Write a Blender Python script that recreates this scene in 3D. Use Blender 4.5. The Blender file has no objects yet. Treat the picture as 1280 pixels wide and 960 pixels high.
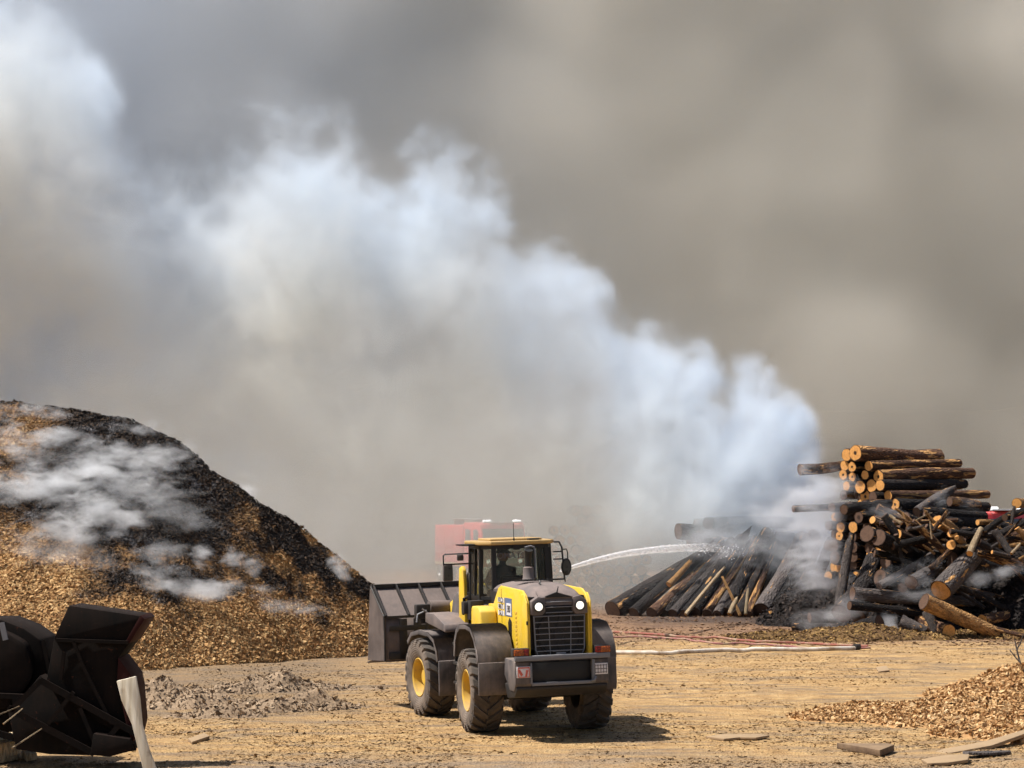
import bpy, bmesh, math, random
import numpy as np
from mathutils import Vector, Matrix, noise as mnoise
R = math.radians
PI = math.pi
sc = bpy.context.scene
col = sc.collection
rnd = random.Random(7)

# ------------------------------------------------------------------ camera
F_PX = 2622.0
PITCH = math.atan(150.0 / F_PX)
CAM_H = 4.05
cam = bpy.data.objects.new('camera', bpy.data.cameras.new('camera'))
col.objects.link(cam)
cam.location = (0, 0, CAM_H)
cam.rotation_euler = (PI / 2 + PITCH, 0, 0)
cam.data.sensor_width = 36
cam.data.lens = F_PX / 1280 * 36
cam.data.clip_start = 0.5
cam.data.clip_end = 4000
sc.camera = cam
_fw = Vector((0, math.cos(PITCH), math.sin(PITCH)))
_up = Vector((0, -math.sin(PITCH), math.cos(PITCH)))


def P(u, v, Y):
    """world point at distance Y in front of the camera that stands at photo pixel u, v"""
    d = _fw + Vector((1, 0, 0)) * ((u - 640) / F_PX) + _up * ((480 - v) / F_PX)
    t = Y / d.y
    return Vector((0, 0, CAM_H)) + d * t


def G(u, v):
    """ground point (z=0) at photo pixel"""
    d = _fw + Vector((1, 0, 0)) * ((u - 640) / F_PX) + _up * ((480 - v) / F_PX)
    t = -CAM_H / d.z
    return Vector((0, 0, CAM_H)) + d * t


# ------------------------------------------------------------------ render settings
sc.render.engine = 'CYCLES'
cy = sc.cycles
cy.use_adaptive_sampling = True
cy.adaptive_threshold = 0.08
cy.use_denoising = True
try:
    cy.denoiser = 'OPENIMAGEDENOISE'
except Exception:
    pass
cy.time_limit = 1000
cy.max_bounces = 8
cy.diffuse_bounces = 3
cy.glossy_bounces = 3
cy.transmission_bounces = 6
cy.transparent_max_bounces = 12
cy.volume_bounces = 5
cy.volume_step_rate = 3
cy.volume_max_steps = 256
cy.caustics_reflective = False
cy.caustics_refractive = False
sc.view_settings.view_transform = 'Standard'
sc.view_settings.look = 'None'
sc.view_settings.gamma = 1
sc.view_settings.use_curve_mapping = False
sc.view_settings.exposure = 0.48

# ------------------------------------------------------------------ sky and sun
SUN_EL, SUN_AZ = R(60), R(-95)      # azimuth measured from +Y towards +X: the sun stands to the left
w = bpy.data.worlds.new('World')
sc.world = w
w.use_nodes = True
nt = w.node_tree
nt.nodes.clear()
sky = nt.nodes.new('ShaderNodeTexSky')
sky.sky_type = 'NISHITA'
sky.sun_disc = False
sky.sun_elevation = SUN_EL
sky.sun_rotation = SUN_AZ
sky.air_density = 1.0
sky.dust_density = 2.0
sky.ozone_density = 1.0
bg = nt.nodes.new('ShaderNodeBackground')
bg.inputs['Strength'].default_value = 0.075
wo = nt.nodes.new('ShaderNodeOutputWorld')
nt.links.new(sky.outputs[0], bg.inputs[0])
nt.links.new(bg.outputs[0], wo.inputs[0])
sl = bpy.data.lights.new('sun', 'SUN')
sl.energy = 5.0
sl.angle = R(0.5)
sl.color = (1.0, 0.955, 0.89)
sun = bpy.data.objects.new('sun', sl)
col.objects.link(sun)
sd = Vector((math.sin(SUN_AZ) * math.cos(SUN_EL), math.cos(SUN_AZ) * math.cos(SUN_EL), math.sin(SUN_EL)))
sun.rotation_euler = sd.to_track_quat('Z', 'Y').to_euler()
sun.location = sd * 60


# ------------------------------------------------------------------ tagging
def tag(o, label=None, cat=None, group=None, kind=None):
    if label: o['label'] = label
    if cat: o['category'] = cat
    if group: o['group'] = group
    if kind: o['kind'] = kind
    return o


def empty(name, loc=(0, 0, 0), rot=(0, 0, 0), parent=None):
    o = bpy.data.objects.new(name, None)
    col.objects.link(o)
    o.location = loc
    o.rotation_euler = rot
    o.empty_display_size = .2
    if parent: o.parent = parent
    return o


def mesh_obj(name, me, mats=None, parent=None, smooth=False):
    o = bpy.data.objects.new(name, me)
    col.objects.link(o)
    if mats:
        for m in (mats if isinstance(mats, (list, tuple)) else [mats]):
            me.materials.append(m)
    if parent: o.parent = parent
    if smooth:
        for p in me.polygons: p.use_smooth = True
    return o


# ------------------------------------------------------------------ node helper
class NT:
    def __init__(s, tree): s.t = tree
    def n(s, typ, **kw):
        nd = s.t.nodes.new(typ)
        for k, v in kw.items():
            if k == 'ins':
                for kk, vv in v.items(): s.set(nd, kk, vv)
            else: setattr(nd, k, v)
        return nd
    def set(s, nd, key, v):
        sock = nd.inputs[key]
        if isinstance(v, bpy.types.NodeSocket): s.t.links.new(v, sock)
        elif isinstance(v, bpy.types.Node): s.t.links.new(v.outputs[0], sock)
        else: sock.default_value = v
    def m(s, op, a, b=None, c=None, clamp=False):
        nd = s.n('ShaderNodeMath', operation=op, use_clamp=clamp)
        s.set(nd, 0, a)
        if b is not None: s.set(nd, 1, b)
        if c is not None: s.set(nd, 2, c)
        return nd.outputs[0]
    def vm(s, op, a, b=None):
        nd = s.n('ShaderNodeVectorMath', operation=op)
        s.set(nd, 0, a)
        if b is not None:
            s.set(nd, 'Scale' if op == 'SCALE' else 1, b)
        return nd.outputs['Value'] if op in ('LENGTH', 'DISTANCE', 'DOT_PRODUCT') else nd.outputs[0]
    def xyz(s, v):
        nd = s.n('ShaderNodeSeparateXYZ'); s.set(nd, 0, v); return nd.outputs
    def comb(s, x=0, y=0, z=0):
        nd = s.n('ShaderNodeCombineXYZ'); s.set(nd, 0, x); s.set(nd, 1, y); s.set(nd, 2, z); return nd.outputs[0]
    def noise(s, vec=None, scale=1, detail=2, rough=.5, dist=0, out=0):
        nd = s.n('ShaderNodeTexNoise')
        if vec is not None: s.set(nd, 'Vector', vec)
        s.set(nd, 'Scale', scale); s.set(nd, 'Detail', detail); s.set(nd, 'Roughness', rough); s.set(nd, 'Distortion', dist)
        return nd.outputs[out]
    def vor(s, vec=None, scale=1, feature='F1', out=0, rand=1):
        nd = s.n('ShaderNodeTexVoronoi', feature=feature)
        if vec is not None: s.set(nd, 'Vector', vec)
        s.set(nd, 'Scale', scale); s.set(nd, 'Randomness', rand)
        return nd.outputs[out]
    def mr(s, v, a, b, c=0, d=1, smooth=False):
        nd = s.n('ShaderNodeMapRange', clamp=True)
        if smooth: nd.interpolation_type = 'SMOOTHSTEP'
        for i, q in enumerate((v, a, b, c, d)): s.set(nd, i, q)
        return nd.outputs[0]
    def ramp(s, f, stops, interp='LINEAR'):
        nd = s.n('ShaderNodeValToRGB')
        cr = nd.color_ramp; cr.interpolation = interp
        while len(cr.elements) < len(stops): cr.elements.new(.5)
        for e, (p, c) in zip(cr.elements, stops):
            e.position = p
            e.color = (*c, 1) if len(c) == 3 else c
        s.set(nd, 0, f)
        return nd.outputs[0]
    def mix(s, f, a, b, blend='MIX'):
        nd = s.n('ShaderNodeMix', data_type='RGBA', blend_type=blend)
        for key, v in ((0, f), (6, a), (7, b)):
            if isinstance(v, tuple) and len(v) == 3: v = (*v, 1)
            s.set(nd, key, v)
        return nd.outputs[2]
    def mapping(s, v, scale=(1, 1, 1), loc=(0, 0, 0), rot=(0, 0, 0)):
        nd = s.n('ShaderNodeMapping'); s.set(nd, 0, v); s.set(nd, 'Scale', scale); s.set(nd, 'Location', loc); s.set(nd, 'Rotation', rot)
        return nd.outputs[0]
    def bump(s, h, dist=.05, strength=1):
        nd = s.n('ShaderNodeBump'); s.set(nd, 'Height', h); s.set(nd, 'Distance', dist); s.set(nd, 'Strength', strength)
        return nd.outputs[0]


def new_mat(name):
    m = bpy.data.materials.new(name)
    m.use_nodes = True
    m.node_tree.nodes.clear()
    return m, NT(m.node_tree)


def finish(m, N, color, rough=.8, metal=0, normal=None, spec=None, **kw):
    b = N.n('ShaderNodeBsdfPrincipled')
    if isinstance(color, tuple) and len(color) == 3: color = (*color, 1)
    N.set(b, 'Base Color', color); N.set(b, 'Roughness', rough); N.set(b, 'Metallic', metal)
    if normal is not None: N.set(b, 'Normal', normal)
    if spec is not None: N.set(b, 'Specular IOR Level', spec)
    for k, v in kw.items(): N.set(b, k.replace('_', ' '), v)
    o = N.n('ShaderNodeOutputMaterial')
    N.t.links.new(b.outputs[0], o.inputs[0])
    return m
# ------------------------------------------------------------------ mesh builder
class MB:
    def __init__(s): s.v = []; s.f = []; s.mi = []; s.cur = 0
    def mat(s, i): s.cur = i; return s
    def add(s, vs, fs):
        b = len(s.v); s.v.extend([tuple(q) for q in vs])
        for f in fs: s.f.append([b + i for i in f]); s.mi.append(s.cur)
    def box(s, c, d, rot=(0, 0, 0), taper=None):
        hx, hy, hz = d[0] / 2, d[1] / 2, d[2] / 2
        M = Matrix.Rotation(rot[2], 3, 'Z') @ Matrix.Rotation(rot[1], 3, 'Y') @ Matrix.Rotation(rot[0], 3, 'X')
        vs = []
        for z in (-1, 1):
            t = (taper if taper and z > 0 else 1)
            for x, y in ((-1, -1), (1, -1), (1, 1), (-1, 1)):
                vs.append(Vector(c) + M @ Vector((x * hx * t, y * hy * t, z * hz)))
        s.add(vs, [(3, 2, 1, 0), (4, 5, 6, 7), (0, 1, 5, 4), (1, 2, 6, 5), (2, 3, 7, 6), (3, 0, 4, 7)])
        return s
    def beam(s, a, b, wd, ht, up=(0, 0, 1)):
        a, b = Vector(a), Vector(b); d = (b - a); L = d.length; d.normalize()
        upv = Vector(up)
        if abs(d.dot(upv)) > .98: upv = Vector((1, 0, 0))
        sx = d.cross(upv).normalized(); sz = sx.cross(d)
        vs = []
        for p in (a, b):
            for i, j in ((-1, -1), (1, -1), (1, 1), (-1, 1)):
                vs.append(p + sx * i * wd / 2 + sz * j * ht / 2)
        s.add(vs, [(0, 1, 2, 3), (7, 6, 5, 4), (1, 0, 4, 5), (2, 1, 5, 6), (3, 2, 6, 7), (0, 3, 7, 4)])
        return s
    def prism(s, poly, a, b, axis='y'):
        """poly: 2-D outline; axis y -> (x,z), x -> (y,z), z -> (x,y)"""
        def m(p, t):
            return {'y': (p[0], t, p[1]), 'x': (t, p[0], p[1]), 'z': (p[0], p[1], t)}[axis]
        n = len(poly)
        vs = [m(p, a) for p in poly] + [m(p, b) for p in poly]
        fs = [tuple(range(n)), tuple(range(2 * n - 1, n - 1, -1))]
        for i in range(n):
            j = (i + 1) % n
            fs.append((i, i + n, j + n, j))
        s.add(vs, fs)
        return s
    def strip(s, prof, a, b, th, axis='y'):
        """an open profile thickened by th and extruded"""
        pts = [Vector(p) for p in prof]; inner = []
        for i, p in enumerate(pts):
            t = (pts[min(i + 1, len(pts) - 1)] - pts[max(i - 1, 0)]).normalized()
            inner.append(p + Vector((-t.y, t.x)) * th)
        n = len(pts)
        for i in range(n - 1):
            s.prism([pts[i], pts[i + 1], inner[i + 1], inner[i]], a, b, axis)
        return s
    def tube(s, pts, r, n=8, cap=True):
        pts = [Vector(p) for p in pts]; m = len(pts)
        rs = r if isinstance(r, (list, tuple)) else [r] * m
        vs = []; prev = None
        for i, p in enumerate(pts):
            t = (pts[min(i + 1, m - 1)] - pts[max(i - 1, 0)]).normalized()
            if prev is None:
                a = t.orthogonal().normalized()
            else:
                a = (prev - t * prev.dot(t)).normalized()
            prev = a; b = t.cross(a)
            for k in range(n):
                q = 2 * PI * k / n
                vs.append(p + (a * math.cos(q) + b * math.sin(q)) * rs[i])
        fs = []
        for i in range(m - 1):
            for k in range(n):
                k2 = (k + 1) % n
                fs.append((i * n + k, i * n + k2, (i + 1) * n + k2, (i + 1) * n + k))
        if cap:
            fs.append(tuple(range(n - 1, -1, -1))); fs.append(tuple((m - 1) * n + k for k in range(n)))
        s.add(vs, fs)
        return s
    def lathe(s, prof, c=(0, 0, 0), axis='y', n=32, closed=False):
        """prof: (radius, along)"""
        vs = []
        for k in range(n):
            q = 2 * PI * k / n
            for r, t in prof:
                u, v = r * math.cos(q), r * math.sin(q)
                p = {'y': (u, t, v), 'x': (t, u, v), 'z': (u, v, t)}[axis]
                vs.append((p[0] + c[0], p[1] + c[1], p[2] + c[2]))
        m = len(prof); fs = []
        for k in range(n):
            k2 = (k + 1) % n
            for i in range(m - 1 if not closed else m):
                i2 = (i + 1) % m
                fs.append((k * m + i, k * m + i2, k2 * m + i2, k2 * m + i))
        s.add(vs, fs)
        return s
    def build(s, name, mats, parent=None, bevel=0, smooth=True, loc=None, rot=None, seg=2, angle=35):
        me = bpy.data.meshes.new(name)
        me.from_pydata(s.v, [], s.f)
        me.polygons.foreach_set('material_index', s.mi)
        bm = bmesh.new(); bm.from_mesh(me)
        bmesh.ops.remove_doubles(bm, verts=bm.verts, dist=1e-5)
        bmesh.ops.recalc_face_normals(bm, faces=bm.faces)
        if bevel:
            es = [e for e in bm.edges if len(e.link_faces) == 2 and e.calc_face_angle(0) > R(angle)]
            bmesh.ops.bevel(bm, geom=es, offset=bevel, segments=seg, profile=.5, affect='EDGES', clamp_overlap=True)
        if smooth:
            for f in bm.faces: f.smooth = True
            for e in bm.edges:
                if len(e.link_faces) == 2 and e.calc_face_angle(0) > R(40): e.smooth = False
        bm.to_mesh(me); bm.free()
        o = mesh_obj(name, me, mats, parent)
        if loc is not None: o.location = loc
        if rot is not None: o.rotation_euler = rot
        return o


# ------------------------------------------------------------------ materials
def dusty(name, base, dust=(.30, .24, .18), rough=.45, metal=0., amount=.5, scale=3.0, wear=None, bump=.004, spec=.5):
    """painted metal with dust lying on its upward faces and in blotches, scratches and chips"""
    m, N = new_mat(name)
    co = N.n('ShaderNodeTexCoord').outputs['Object']
    n1 = N.noise(co, scale, 6, .65)
    n2 = N.noise(co, scale * 7, 4, .6)
    streak = N.noise(N.mapping(co, (14, 14, 1.2)), 1, 4, .6)
    g = N.n('ShaderNodeNewGeometry').outputs['Normal']
    nz = N.xyz(g)[2]
    f = N.m('ADD', N.m('MULTIPLY', N.mr(n1, .35, .7), .75), N.m('MULTIPLY', N.mr(nz, .1, 1), .55))
    f = N.m('ADD', f, N.m('MULTIPLY', N.mr(streak, .45, .75), .35))
    f = N.m('MULTIPLY', f, amount, clamp=True)
    c = N.mix(f, base, dust)
    if wear:
        c = N.mix(N.mr(n2, .66, .72), c, wear)
    r = N.mr(f, 0, .7, rough, .9)
    b = N.bump(N.m('ADD', n1, N.m('MULTIPLY', n2, .4)), bump)
    return finish(m, N, c, r, metal, b, spec)


M = {}
M['yellow'] = dusty('yellow paint', (.80, .53, .02), (.50, .34, .14), .38, amount=.5, wear=(.25, .15, .05))
M['yellow_rim'] = dusty('yellow rim paint', (.70, .43, .02), (.32, .23, .13), .5, amount=.75)
M['grey'] = dusty('charcoal grey paint', (.045, .043, .046), (.21, .17, .15), .6, amount=.8)
M['grey2'] = dusty('dusty grey hood paint', (.085, .075, .074), (.22, .17, .15), .5, amount=.8)
M['black'] = dusty('black paint', (.005, .005, .0055), (.035, .03, .027), .5, amount=.2)
M['dark'] = dusty('oily dark steel', (.013, .012, .012), (.06, .045, .035), .6, amount=.35, wear=(.12, .05, .02))
M['steel'] = dusty('worn bucket steel', (.07, .055, .05), (.20, .155, .135), .6, metal=.1, amount=.75, wear=(.12, .06, .035), scale=2)
M['bar'] = dusty('grey guard paint', (.15, .16, .18), (.26, .23, .21), .45, amount=.45)
M['darkglass'] = dusty('darkened mirror glass', (.03, .035, .035), (.10, .10, .10), .2, amount=.3)  # for the mirror glass: dark tone stands in for its reflection
M['chrome'] = dusty('bare metal', (.5, .5, .5), (.3, .27, .22), .25, metal=.9, amount=.3)
M['roof'] = dusty('cab roof paint', (.46, .29, .09), (.34, .24, .14), .5, amount=.5, wear=(.10, .05, .03), scale=6)
M['white'] = dusty('white sticker', (.75, .73, .74), (.5, .42, .36), .5, amount=.35)
M['redp'] = dusty('red print', (.62, .10, .06), (.5, .4, .35), .5, amount=.2)
M['blackp'] = dusty('dark print', (.03, .025, .03), (.2, .15, .1), .5, amount=.2)
M['bluep'] = dusty('slate blue print', (.10, .15, .28), (.3, .25, .2), .5, amount=.3)
M['cloth'] = dusty('dark work cloth', (.03, .04, .065), (.06, .06, .06), .9, amount=.3)
M['skin'] = dusty('skin', (.30, .17, .11), (.25, .15, .10), .6, amount=.1)
M['hat'] = dusty('hat felt', (.03, .025, .02), (.06, .05, .04), .9, amount=.3)


def rubber():
    m, N = new_mat('dusty tyre rubber')
    co = N.n('ShaderNodeTexCoord').outputs['Object']
    x, y, z = N.xyz(co)
    rr = N.m('SQRT', N.m('ADD', N.m('MULTIPLY', x, x), N.m('MULTIPLY', z, z)))
    n = N.noise(co, 5, 5, .65)
    f = N.m('MULTIPLY', N.mr(n, .3, .65, .35, 1), N.mr(rr, .74, .62, .35, 1))
    c = N.mix(f, (.02, .019, .018), (.20, .155, .12))
    ring = N.m('SINE', N.m('MULTIPLY', rr, 160))
    return finish(m, N, c, .85, 0, N.bump(N.m('ADD', N.m('MULTIPLY', ring, .25), n), .01))


M['rubber'] = rubber()


def glass(name, tint, mixv=.28):
    m, N = new_mat(name)
    tr = N.n('ShaderNodeBsdfTransparent'); tr.inputs[0].default_value = (*tint, 1)
    gl = N.n('ShaderNodeBsdfGlossy'); gl.inputs['Roughness'].default_value = .08
    gl.inputs[0].default_value = (.8, .8, .8, 1)
    df = N.n('ShaderNodeBsdfDiffuse'); df.inputs[0].default_value = (.25, .22, .18, 1)
    fr = N.n('ShaderNodeFresnel'); fr.inputs[0].default_value = 1.5
    co = N.n('ShaderNodeTexCoord').outputs['Object']
    d = N.mr(N.noise(co, 4, 5, .65), .38, .72, .03, mixv)
    m1 = N.n('ShaderNodeMixShader'); N.set(m1, 0, fr); N.set(m1, 1, tr); N.set(m1, 2, gl)
    m2 = N.n('ShaderNodeMixShader'); N.set(m2, 0, d); N.set(m2, 1, m1); N.set(m2, 2, df)
    o = N.n('ShaderNodeOutputMaterial'); N.t.links.new(m2.outputs[0], o.inputs[0])
    return m


M['glass'] = glass('dirty cab glass', (.58, .63, .57))


def lens(name, c, em=0, ec=None):
    m, N = new_mat(name)
    co = N.n('ShaderNodeTexCoord').outputs['Object']
    n = N.vor(co, 40)
    c2 = N.mix(N.mr(n, 0, .6), c, tuple(q * .35 for q in c))
    kw = {}
    if em: kw = {'Emission_Strength': em, 'Emission_Color': (*ec, 1)}
    return finish(m, N, c2, .2, 0, N.bump(n, .004), **kw)


M['amber'] = lens('amber lens', (.62, .14, .02))
M['redlens'] = lens('red lens', (.35, .015, .01))
M['lamp'] = lens('lit lamp', (.9, .88, .8), 1.0, (1, .93, .80))


def text_part(name, s, size, mat, parent, loc, rot, depth=.004, align='CENTER', sx=1):
    cu = bpy.data.curves.new(name, 'FONT')
    cu.body = s; cu.size = size; cu.extrude = depth; cu.align_x = align; cu.align_y = 'CENTER'
    cu.offset = size * .012
    t = bpy.data.objects.new(name, cu); col.objects.link(t)
    dg = bpy.context.evaluated_depsgraph_get()
    me = bpy.data.meshes.new_from_object(t.evaluated_get(dg))
    bpy.data.objects.remove(t)
    o = mesh_obj(name, me, mat, parent)
    o.location = loc; o.rotation_euler = rot; o.scale = (sx, 1, 1)
    return o
# ------------------------------------------------------------------ smoke
def curve_z(N, x, pts):
    """piecewise-linear height as a function of x (metres), as a float curve"""
    x0, x1 = pts[0][0], pts[-1][0]
    zs = [p[1] for p in pts]
    z0, z1 = min(zs), max(zs)
    fc = N.n('ShaderNodeFloatCurve')
    c = fc.mapping.curves[0]
    while len(c.points) < len(pts): c.points.new(.5, .5)
    for q, (a, b) in zip(c.points, pts):
        q.location = ((a - x0) / (x1 - x0), (b - z0) / (z1 - z0))
    fc.mapping.update()
    N.set(fc, 'Value', N.mr(x, x0, x1))
    return N.m('MULTIPLY_ADD', fc.outputs[0], z1 - z0, z0)


def volume_object(name, lo, hi, res, build, mat):
    gt = bpy.data.node_groups.new(name, 'GeometryNodeTree')
    gt.interface.new_socket('Geometry', in_out='INPUT', socket_type='NodeSocketGeometry')
    gt.interface.new_socket('Geometry', in_out='OUTPUT', socket_type='NodeSocketGeometry')
    N = NT(gt)
    out = N.n('NodeGroupOutput')
    vc = N.n('GeometryNodeVolumeCube')
    vc.inputs['Min'].default_value = lo
    vc.inputs['Max'].default_value = hi
    for k, s_ in zip('XYZ', res): vc.inputs['Resolution ' + k].default_value = s_
    pos = N.n('GeometryNodeInputPosition').outputs[0]
    N.set(vc, 'Density', build(N, pos))
    sm = N.n('GeometryNodeSetMaterial')
    sm.inputs['Material'].default_value = mat
    gt.links.new(vc.outputs[0], sm.inputs[0])
    gt.links.new(sm.outputs[0], out.inputs[0])
    me = bpy.data.meshes.new(name)
    me.from_pydata([lo, hi], [], [])
    me.materials.append(mat)
    o = bpy.data.objects.new(name, me)
    col.objects.link(o)
    md = o.modifiers.new('smoke', 'NODES')
    md.node_group = gt
    return o


def smoke_mat(name, dens, color_fn, aniso=.0, absorb=None):
    m, N = new_mat(name)
    pv = N.n('ShaderNodeVolumePrincipled')
    pv.inputs['Density'].default_value = dens
    pv.inputs['Anisotropy'].default_value = aniso
    geo = N.n('ShaderNodeNewGeometry').outputs['Position']
    c = color_fn(N, geo)
    if isinstance(c, tuple) and len(c) == 3: c = (*c, 1)
    N.set(pv, 'Color', c)
    o = N.n('ShaderNodeOutputMaterial')
    N.t.links.new(pv.outputs[0], o.inputs['Volume'])
    return m


# ---- the white plume that rises from the burning log stack and drifts left
YP = 91.0
edge_px = [(-340, -60), (-120, -30), (0, 15), (60, 35), (115, 85), (160, 170), (215, 215), (265, 195), (300, 135), (340, 112), (440, 125), (490, 175), (560, 150), (615, 190), (650, 255),
           (700, 275), (745, 315), (775, 370), (830, 385), (880, 420), (910, 470), (948, 452), (975, 500), (1003, 590), (1045, 645), (1100, 720), (1200, 770)]
edge_px = [(a, b - 25 + 87 * min(1, max(0, (a - 70) / 220)) - 45 * min(1, max(0, (a - 700) / 280))) for a, b in edge_px]
def _ye(a): return YP - 9 * min(1, max(0, (a - 720) / 200))
edge = [(P(a, b, _ye(a)).x, P(a, b, _ye(a)).z) for a, b in edge_px]


def plume(N, pos):
    w1 = N.noise(N.vm('ADD', pos, (3, 5, 9)), .16, 2, .5, out=1)
    wv = N.vm('SCALE', N.vm('SUBTRACT', w1, (.5, .5, .5)), 3.4)
    p2 = N.vm('ADD', pos, wv)
    x, y, z = N.xyz(p2)
    ox, oy, oz = N.xyz(pos)
    zt = curve_z(N, x, edge)
    s = N.m('SUBTRACT', zt, z)                                  # below the top edge: positive
    n1 = N.noise(pos, .24, 7, .60, .5)
    n2 = N.noise(N.vm('ADD', pos, (40, 0, 0)), .07, 3, .5)
    v = N.vor(N.vm('ADD', pos, N.vm('SCALE', N.noise(pos, .5, 3, .5, out=1), 1.4)), .30, 'SMOOTH_F1')
    bill = N.m('ADD', N.m('MULTIPLY', N.m('SUBTRACT', n1, .5), 9.0), N.m('MULTIPLY', N.m('SUBTRACT', .45, v), 4.0))
    fine = N.noise(N.vm('ADD', pos, N.vm('SCALE', wv, .5)), .95, 5, .62, .3)
    bill = N.m('ADD', bill, N.m('MULTIPLY', N.m('SUBTRACT', fine, .5), 5.0))
    # softness grows to the left (older smoke)
    soft = N.mr(ox, -24, 10, 5.0, 1.5)
    amp = N.mr(ox, -22, 13, 1.15, .6)
    e = N.m('DIVIDE', N.m('ADD', s, N.m('MULTIPLY', bill, amp)), soft)
    top = N.mr(e, 0, 1, smooth=True)
    # front and back faces of the plume, swelling with height
    yc = N.m('SUBTRACT', oy, N.m('ADD', N.mr(oz, 0, 26, YP + 1, YP - 1), N.mr(N.m('SUBTRACT', ox, N.m('MULTIPLY', oz, .25)), 2, 7, 0, -10)))
    half = N.mr(oz, 2, 22, 4.5, 8.5)
    side = N.m('SUBTRACT', half, N.m('ABSOLUTE', yc))
    f = N.mr(N.m('DIVIDE', N.m('ADD', side, N.m('MULTIPLY', bill, .55)), 2.6), 0, 1, smooth=True)
    # thinner low down on the right of the picture, where the logs show through
    low = N.mr(oz, 0.8, 4.0, .12, 1.2, smooth=True)
    lr = N.mr(ox, -2, 3, 0, 1)
    thin = N.m('ADD', N.m('MULTIPLY', low, lr), N.m('MULTIPLY', N.mr(oz, 0, 4, .5, 1), N.m('SUBTRACT', 1, lr)))
    body = N.mr(n2, .33, .62, .35, 1.15)
    nr = N.mr(ox, 0, 12, .55, 1.5)
    d = N.m('MULTIPLY', N.m('MULTIPLY', top, f), N.m('MULTIPLY', N.m('MULTIPLY', thin, body), nr))
    # a clearer window low down behind the loader, where a truck stands in the smoke
    wx = N.m('DIVIDE', N.m('ADD', ox, 1.6), 4.5); wz = N.m('DIVIDE', N.m('SUBTRACT', oz, 1.0), 4.6)
    wd = N.m('SQRT', N.m('ADD', N.m('MULTIPLY', wx, wx), N.m('MULTIPLY', wz, wz)))
    win = N.mr(N.m('ADD', wd, N.m('MULTIPLY', N.m('SUBTRACT', n1, .5), .8)), .40, 1.1, .45, 1, smooth=True)
    hz = N.m('MULTIPLY', N.mr(oz, 13, 2, 0, 1, smooth=True), N.m('MULTIPLY', N.mr(ox, 9.5, 5, smooth=True), N.mr(ox, -24, -14, smooth=True)))
    hz = N.m('MULTIPLY', N.m('MULTIPLY', hz, N.mr(n1, .3, .65, .5, 1.4)), N.m('MULTIPLY', N.mr(oy, 74, 80, smooth=True), N.mr(oy, 90, 86, smooth=True)))
    hz = N.m('MULTIPLY', hz, .15)
    return N.m('ADD', hz, N.m('MULTIPLY', N.m('MULTIPLY', d, win), N.m('MULTIPLY', N.mr(n1, .40, .60, .10, 1.6), N.mr(fine, .38, .62, .12, 1.9))))


def plume_col(N, p):
    x, y, z = N.xyz(p)
    zt = curve_z(N, x, edge)
    depth = N.mr(N.m('ADD', N.m('SUBTRACT', zt, z), N.m('MULTIPLY', N.noise(p, .15, 2), 4)), 1.5, 11)
    right = N.mr(x, 2, 11)
    c = N.mix(depth, (.755, .85, .96), (.875, .865, .815))  # blue-white lit rim and beige shaded interior put into the smoke colour
    return N.mix(N.m('MULTIPLY', right, .8), c, (.81, .88, .96))


plume_m = smoke_mat('white smoke', .45, plume_col, .1)
smoke_plume = volume_object('smoke_plume', (-34, 70, 0), (19, 108, 31), (210, 110, 124), plume, plume_m)
tag(smoke_plume, 'thick white smoke plume rising from the burning logs and drifting up to the left', 'smoke', kind='stuff')


# ---- the dark brown-grey bank of older smoke that fills the sky behind
def bank(N, pos):
    x, y, z = N.xyz(pos)
    n = N.noise(pos, .035, 4, .5, .3)
    n4 = N.noise(N.vm('ADD', pos, (11, 70, 40)), .10, 4, .55, .4)
    f = N.m('ADD', N.m('SUBTRACT', N.m('SUBTRACT', y, 117), N.m('MULTIPLY', z, .34)), N.m('ADD', N.m('MULTIPLY', N.m('SUBTRACT', n, .5), 40), N.m('MULTIPLY', N.m('SUBTRACT', n4, .5), 26)))
    front = N.mr(f, 0, 10, smooth=True)
    n2 = N.noise(N.vm('ADD', pos, (90, 20, 7)), .05, 3, .5)
    g = N.m('MULTIPLY', front, N.mr(n2, .3, .7, .5, 1.3))
    return g


def bank_col(N, p):
    n = N.noise(p, .03, 3, .5)
    x, y, z = N.xyz(p)
    t = N.mr(N.m('ADD', x, N.m('MULTIPLY', N.m('SUBTRACT', n, .5), 40)), -25, 5)
    return N.mix(t, (.66, .71, .775), N.mix(N.mr(N.noise(p, .022, 2, .5), .4, .6), (.71, .682, .618), (.80, .778, .715)))


bank_m = smoke_mat('brown smoke', .07, bank_col, .0)
smoke_bank = volume_object('smoke_bank', (-80, 106, -1), (80, 185, 74), (120, 60, 56), bank, bank_m)
tag(smoke_bank, 'dark grey brown bank of old smoke filling the sky behind the yard', 'smoke', kind='stuff')
# ------------------------------------------------------------------ numpy noise
rs = np.random.RandomState(11)
_tab = rs.rand(256, 256)


def vnoise(x, y):
    xi, yi = np.floor(x).astype(int), np.floor(y).astype(int)
    fx, fy = x - xi, y - yi
    fx = fx * fx * (3 - 2 * fx); fy = fy * fy * (3 - 2 * fy)
    a = _tab[xi & 255, yi & 255]; b_ = _tab[(xi + 1) & 255, yi & 255]
    c = _tab[xi & 255, (yi + 1) & 255]; d = _tab[(xi + 1) & 255, (yi + 1) & 255]
    return (a * (1 - fx) + b_ * fx) * (1 - fy) + (c * (1 - fx) + d * fx) * fy


def fbm(x, y, s=1., o=4, g=.5):
    t = 0; a = 1; n = 0
    for i in range(o):
        t = t + a * (vnoise(x * s + 17.3 * i, y * s + 9.1 * i) - .5); n += a; a *= g; s *= 2.03
    return t / n


def sstep(a, b, x):
    t = np.clip((x - a) / (b - a), 0, 1)
    return t * t * (3 - 2 * t)


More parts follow.
